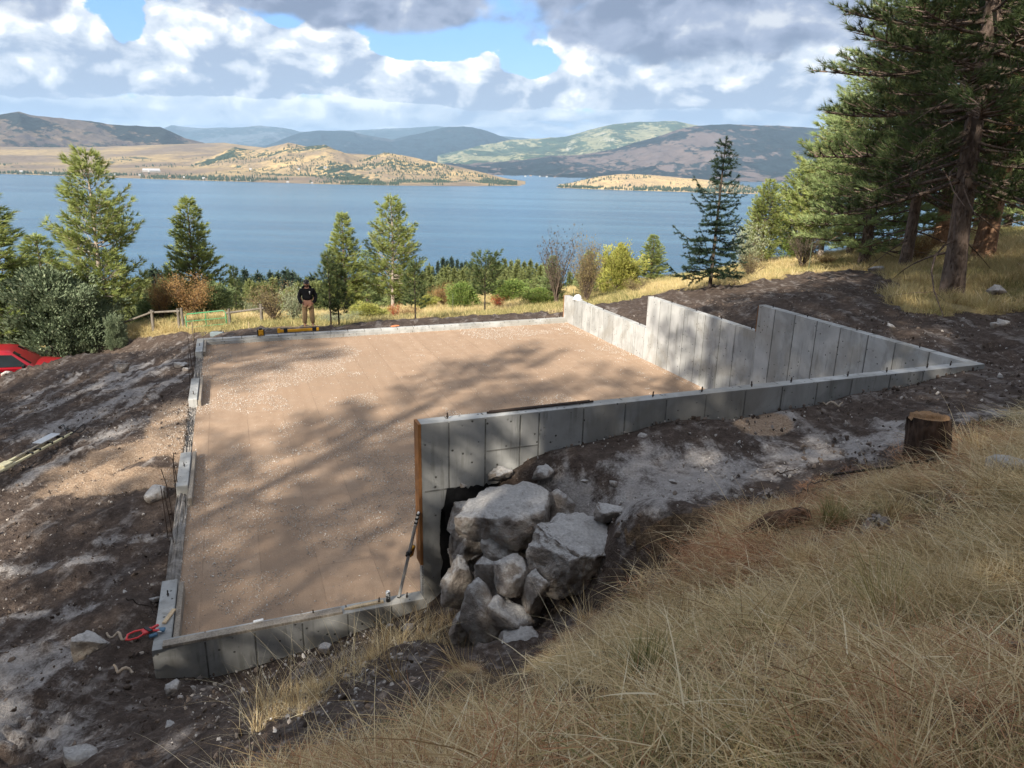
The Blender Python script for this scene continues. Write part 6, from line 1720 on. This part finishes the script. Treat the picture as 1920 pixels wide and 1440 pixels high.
for px, py, d, h, label in ((363, 640, 27.4, .65, 'thin pale stake standing at the far left foundation corner'), (467, 622, 31, .45, 'little white survey stake beyond the far wall'), (849, 598, 36.5, 1.15, 'green steel post in the grass left of the rounded pine'),
                     (1073, 585, 36, .9, 'steel post just behind the white hard hat'), (1253, 0, 0, 0, ''), (1515, 512, 37, 1.6, 'thin steel post in the grass below the arching shrub'), (1688, 462, 50, 1.0, 'far fence post on the grassy slope under the pines'), (1745, 455, 55, 1.0, 'fence post half hidden between the big trunks')):
    if not h: continue
    b = post_base(px, py, d); o = tubes_obj('steel_post', [([b - Vector((0, 0, .2)), b + Vector((.01, 0, h))], .016)], MAT_WOOD_PALE if 'stake' in label else MAT_POST if 'fence' in label else plain('dull green steel', (.09, .11, .07), .7, .3), None, 6); tag(o, label, 'stake' if 'stake' in label else 'post')
o = box_obj('plastic_crate', (0, 0, .1), (.55, .2, .2), plain('blue grey plastic', (.16, .20, .22), .6, .3), None, 0, .02); o.location = post_base(407, 626, 33); tag(o, 'small grey box on the soil behind the far wall corner', 'box')

# ------------------------------------------------------------ red pickup
def build_truck():
    PAINT = plain('red car paint', (.30, .006, .015), .28, .6, var=.02, bmp=0); GLASS = plain('dark car glass', (.03, .04, .045), .05, .8, var=0, bmp=0)
    p = at_d(63, 668, 35.0); zroof = p[2]
    t = empty('pickup_truck', (0, 0, 0), 0, 'red crew cab pickup parked below the bank at the left edge', 'pickup truck')
    # x forward, y to the left side, side facing the viewer is y<0
    L = 5.8; hw = .98
    prof = [(-2.9, .75), (-2.9, 1.22), (-1.15, 1.24), (-1.10, 1.25), (1.20, 1.20), (1.55, 1.19), (2.45, 1.08), (2.82, .98), (2.9, .75), (2.88, .45), (-2.85, .50)]
    bm = bmesh.new(); rows = []
    for y, sc, dz in ((-hw, .985, -.03), (-hw * .97, 1, 0), (-hw * .6, 1.0, .03), (0, 1.005, .045), (hw * .6, 1.0, .03), (hw * .97, 1, 0), (hw, .985, -.03)):
        rows.append([bm.verts.new((x * sc, y, z + (dz if z > .9 else 0))) for x, z in prof])
    n = len(prof)
    for a, b in zip(rows[:-1], rows[1:]):
        for i in range(n): bm.faces.new((a[i], a[(i + 1) % n], b[(i + 1) % n], b[i]))
    bm.faces.new(rows[0]); bm.faces.new(rows[-1][::-1])
    bmesh.ops.recalc_face_normals(bm, faces=bm.faces[:])
    bmesh.ops.bevel(bm, geom=[e for e in bm.edges if e.calc_face_angle(0) > .5], offset=.04, segments=2, affect='EDGES')
    bm_obj('body', bm, PAINT, t, True)
    cab = [(-1.22, 1.22), (-1.02, 1.76), (-.70, 1.86), (.25, 1.87), (.55, 1.82), (1.35, 1.20)]
    bm = bmesh.new(); rows = []
    for y, k in ((-.95, 0), (-.78, 1), (-.5, 1.03), (0, 1.045), (.5, 1.03), (.78, 1), (.95, 0)):
        rows.append([bm.verts.new((x, y if z < 1.3 else (y * .99 if abs(y) < .9 else math.copysign(.80, y)), 1.22 + (z - 1.22) * (k if k else .93))) for x, z in cab])
    for a, b in zip(rows[:-1], rows[1:]):
        for i in range(len(cab) - 1): bm.faces.new((a[i], a[i + 1], b[i + 1], b[i]))
    bm.faces.new(rows[0]); bm.faces.new(rows[-1][::-1]); bmesh.ops.recalc_face_normals(bm, faces=bm.faces[:])
    bm_obj('cab', bm, PAINT, t, True)
    def quad(name, pts, mat, parent=t, th=.02):
        bm = bmesh.new(); f = bm.faces.new([bm.verts.new(p_) for p_ in pts]); bmesh.ops.solidify(bm, geom=[f], thickness=th); return bm_obj(name, bm, mat, parent)
    for s_ in (-1, 1):
        Y = lambda z: s_ * (.955 - (z - 1.22) * .255 + .012)
        fd = quad('door', [(-.05, s_ * .985, .55), (1.12, s_ * .985, .55), (1.12, s_ * .985, 1.19), (-.05, s_ * .985, 1.21)][::-s_], PAINT)
        quad('window', [(.0, Y(1.27), 1.27), (1.12, Y(1.27), 1.27), (.58, Y(1.74), 1.74), (.0, Y(1.76), 1.76)][::-s_], GLASS, fd)
        box_obj('handle', (.12, s_ * 1.0, 1.08), (.16, .03, .03), MAT_BLACK, fd, 0, .008)
        rd = quad('door', [(-1.05, s_ * .985, .55), (-.08, s_ * .985, .55), (-.08, s_ * .985, 1.21), (-1.05, s_ * .985, 1.21)][::-s_], PAINT)
        quad('window', [(-1.02, Y(1.27), 1.27), (-.09, Y(1.27), 1.27), (-.09, Y(1.76), 1.76), (-.88, Y(1.74), 1.74)][::-s_], GLASS, rd)
        box_obj('handle', (-.9, s_ * 1.0, 1.08), (.16, .03, .03), MAT_BLACK, rd, 0, .008)
        m_ = box_obj('mirror', (1.0, s_ * 1.12, 1.30), (.12, .2, .18), MAT_BLACK, t, 0, .03)
        for x in (-1.85, 1.95):
            w = tubes_obj('wheel', [([(x, s_ * .78, .40), (x, s_ * 1.0, .40)], .40)], MAT_BLACK, t, 24)
            bm = bmesh.new(); capped(bm, .25, -.01, .01, 18); bmesh.ops.rotate(bm, cent=(0, 0, 0), matrix=Matrix.Rotation(math.pi / 2, 3, 'X'), verts=bm.verts[:]); bmesh.ops.translate(bm, vec=(x, s_ * 1.005, .40), verts=bm.verts[:]); bm_obj('rim', bm, MAT_ALU, w)
            tubes_obj('wheel_arch', [([(x + .46 * math.cos(a), s_ * .99, .42 + .46 * math.sin(a)) for a in np.linspace(0, math.pi, 10)], .035)], MAT_BLACK, t)
        box_obj('headlight', (2.80, s_ * .75, .88), (.12, .32, .16), MAT_WHITE, t, 0, .03)
    quad('windshield', [(1.30, -.80, 1.235), (1.30, .80, 1.235), (.60, .70, 1.80), (.60, -.70, 1.80)], GLASS)
    quad('rear_window', [(-1.20, -.7, 1.30), (-1.20, .7, 1.30), (-1.05, .62, 1.72), (-1.05, -.62, 1.72)][::-1], GLASS)
    box_obj('bed_floor', (-2.0, 0, 1.26), (1.6, 1.6, .02), MAT_BLACK, t)
    for y in (-.35, .35): box_obj('hood_ridge', (2.0, y, 1.155), (.9, .12, .02), PAINT, t, 0, .008)
    box_obj('grille', (2.93, 0, .82), (.04, 1.2, .25), MAT_BLACK, t, 0, .01)
    t.location = (p[0] - 1.55, p[1] + .1, zroof - 1.58); t.rotation_euler = (math.radians(0), math.radians(2), math.radians(24))
build_truck()

# ------------------------------------------------------------ the person
def skin_body(name, verts, edges, radii, mat, parent=None, sub=2, loc=None):
    me = bpy.data.meshes.new(name); me.from_pydata(verts, edges, []); me.update()
    o = bpy.data.objects.new(name, me); put(o, parent); me.materials.append(mat)
    md = o.modifiers.new('skin', 'SKIN'); me.skin_vertices.new() if not me.skin_vertices else None
    for i, r in enumerate(radii):
        sv = me.skin_vertices[0].data[i]; sv.radius = r if hasattr(r, '__len__') else (r, r); sv.use_root = (i == 0)
    md.use_smooth_shade = True
    ss = o.modifiers.new('sub', 'SUBSURF'); ss.levels = sub; ss.render_levels = sub
    if loc: o.location = loc
    return o
def build_person():
    b = at_d(580, 618, 28.7); z = G1(b[0], b[1]); z = max(z, -.25)
    face = math.atan2(-b[1], -b[0]) + math.pi / 2
    o = empty('person', (b[0], b[1], z), face, 'person in black hooded sweatshirt, cap and tan trousers standing hands in pockets', 'person')
    SKIN = plain('skin', (.50, .27, .19), .6, .3, var=.06); HOOD = plain('black sweatshirt', (.012, .012, .014), .9, .15, var=.3, scale=3); TAN = plain('tan work trousers', (.42, .28, .15), .9, .1, var=.12)
    BOOT = plain('tan boots', (.45, .27, .10), .8, .2); HAIR = plain('brown beard', (.10, .05, .03), .9, .1)
    # local: x to the person's left, -y ahead
    V = [(0, 0, .98), (0, .0, 1.18), (0, .01, 1.38), (0, .01, 1.50), (0, -.015, 1.60), (0, -.02, 1.70), (0, -.015, 1.77),
         (-.20, .01, 1.44), (-.27, .02, 1.20), (-.22, -.07, .98), (-.17, -.11, .92), (.20, .01, 1.44), (.27, .02, 1.20), (.22, -.07, .98), (.17, -.11, .92),
         (-.11, 0, .90), (-.13, -.01, .50), (-.14, .02, .10), (-.15, -.10, .04), (.11, 0, .90), (.13, -.01, .50), (.15, .02, .10), (.16, -.10, .04)]
    E_ = [(0, 1), (1, 2), (2, 3), (3, 4), (4, 5), (5, 6), (2, 7), (7, 8), (8, 9), (9, 10), (2, 11), (11, 12), (12, 13), (13, 14), (0, 15), (15, 16), (16, 17), (17, 18), (0, 19), (19, 20), (20, 21), (21, 22)]
    Rr = [(.16, .12), (.15, .12), (.15, .11), .06, .075, .095, .07, .07, .055, .045, .04, .07, .055, .045, .04, .09, .065, .05, .04, .09, .065, .05, .04]
    skin_body('body', V, E_, Rr, SKIN, o)
    hv = [(0, .0, 1.02), (0, -.01, 1.20), (0, .0, 1.38), (0, .02, 1.50), (-.22, .01, 1.43), (-.31, .02, 1.18), (-.26, -.08, .99), (-.19, -.13, .95), (.22, .01, 1.43), (.31, .02, 1.18), (.26, -.08, .99), (.19, -.13, .95)]
    skin_body('sweatshirt', hv, [(0, 1), (1, 2), (2, 3), (2, 4), (4, 5), (5, 6), (6, 7), (2, 8), (8, 9), (9, 10), (10, 11)], [(.215, .16), (.215, .17), (.19, .145), (.10, .09), .10, .085, .075, .07, .10, .085, .075, .07], HOOD, o)
    tubes_obj('hood', [([(.13 * math.cos(a), .05 + .09 * math.sin(a), 1.53 + .03 * math.sin(a)) for a in np.linspace(-.35, math.pi + .35, 14)], [.03] + [.055] * 12 + [.03])], HOOD, o, 10)
    tv = [(0, 0, .96), (-.115, 0, .80), (-.135, -.01, .46), (-.15, .01, .12), (.115, 0, .80), (.135, -.01, .46), (.155, .01, .12)]
    skin_body('trousers', tv, [(0, 1), (1, 2), (2, 3), (0, 4), (4, 5), (5, 6)], [(.195, .135), (.115, .12), (.095, .10), (.09, .095), (.115, .12), (.095, .10), (.09, .095)], TAN, o)
    for sx in (-1, 1):
        skin_body('boot', [(sx * .15, .03, .09), (sx * .155, -.06, .045), (sx * .165, -.17, .04)], [(0, 1), (1, 2)], [(.065, .07), (.055, .045), (.05, .035)], BOOT, o)
    bm = lathe([(.104, 1.705), (.107, 1.74), (.098, 1.80), (.06, 1.835), (.015, 1.842)], 20); cp = bm_obj('cap', bm, MAT_BLACK, o, True); 
    bm = bmesh.new(); add_box(bm, (0, -.145, 1.722), (.15, .12, .012), 0, .004, Matrix.Rotation(.16, 4, 'X')); bm_obj('visor', bm, MAT_BLACK, cp)
    bm = lathe([(.1065, 1.712), (.109, 1.716), (.109, 1.730), (.107, 1.734)], 20); bm_obj('cap_band', bm, MAT_WHITE, cp, True)
    bm = bmesh.new(); bmesh.ops.create_uvsphere(bm, u_segments=16, v_segments=10, radius=1); bmesh.ops.scale(bm, vec=(.078, .07, .055), verts=bm.verts[:]); bmesh.ops.translate(bm, vec=(0, -.052, 1.598), verts=bm.verts[:]); bm_obj('beard', bm, HAIR, o, True)
    for sx in (-1, 1):
        bm = bmesh.new(); bmesh.ops.create_uvsphere(bm, u_segments=10, v_segments=8, radius=.013); bmesh.ops.translate(bm, vec=(sx * .035, -.108, 1.685), verts=bm.verts[:]); bm_obj('eye', bm, MAT_BLACK, o, True)
        bm = bmesh.new(); bmesh.ops.create_uvsphere(bm, u_segments=10, v_segments=8, radius=1); bmesh.ops.scale(bm, vec=(.014, .02, .032), verts=bm.verts[:]); bmesh.ops.translate(bm, vec=(sx * .098, -.01, 1.67), verts=bm.verts[:]); bm_obj('ear', bm, SKIN, o, True)
    bm = bmesh.new(); bmesh.ops.create_cone(bm, cap_ends=True, segments=8, radius1=.022, radius2=.008, depth=.05); bmesh.ops.rotate(bm, cent=(0, 0, 0), matrix=Matrix.Rotation(.3, 3, 'X'), verts=bm.verts[:]); bmesh.ops.translate(bm, vec=(0, -.118, 1.66), verts=bm.verts[:]); bm_obj('nose', bm, SKIN, o, True)
    lg = bmesh.new(); bmesh.ops.create_uvsphere(lg, u_segments=10, v_segments=8, radius=1); bmesh.ops.scale(lg, vec=(.028, .008, .034), verts=lg.verts[:]); bmesh.ops.translate(lg, vec=(.095, -.152, 1.385), verts=lg.verts[:]); add_box(lg, (.090, -.158, 1.325), (.016, .008, .05)); bm_obj('chest_print', lg, MAT_WHITE, o)
    for sx in (-1, 1): tubes_obj('drawstring', [([(sx * .03, -.125, 1.47), (sx * .035, -.165, 1.36)], .005)], MAT_BLACK, o)
build_person()

# ============================================================ haze over the lake
HAZE = 3.1e-5
if HAZE:
    hb = bmesh.new(); bmesh.ops.create_cube(hb, size=1); bmesh.ops.scale(hb, vec=(90000, 60000, 1560), verts=hb.verts[:]); bmesh.ops.translate(hb, vec=(0, 20000, LAKE - 8 + 780), verts=hb.verts[:])
    hm = bpy.data.materials.new('valley air'); hm.use_nodes = True; nt = hm.node_tree; nt.nodes.clear(); X.nt = nt
    out = new_node('ShaderNodeOutputMaterial'); pv = new_node('ShaderNodeVolumePrincipled'); pv.inputs['Color'].default_value = (.50, .72, 1.0, 1); pv.inputs['Density'].default_value = HAZE; pv.inputs['Anisotropy'].default_value = .0
    link(pv.outputs[0], out.inputs['Volume'])
    ho = bm_obj('haze', hb, hm); tag(ho, 'thin blue haze in the air over lake and hills', None, None, 'stuff')
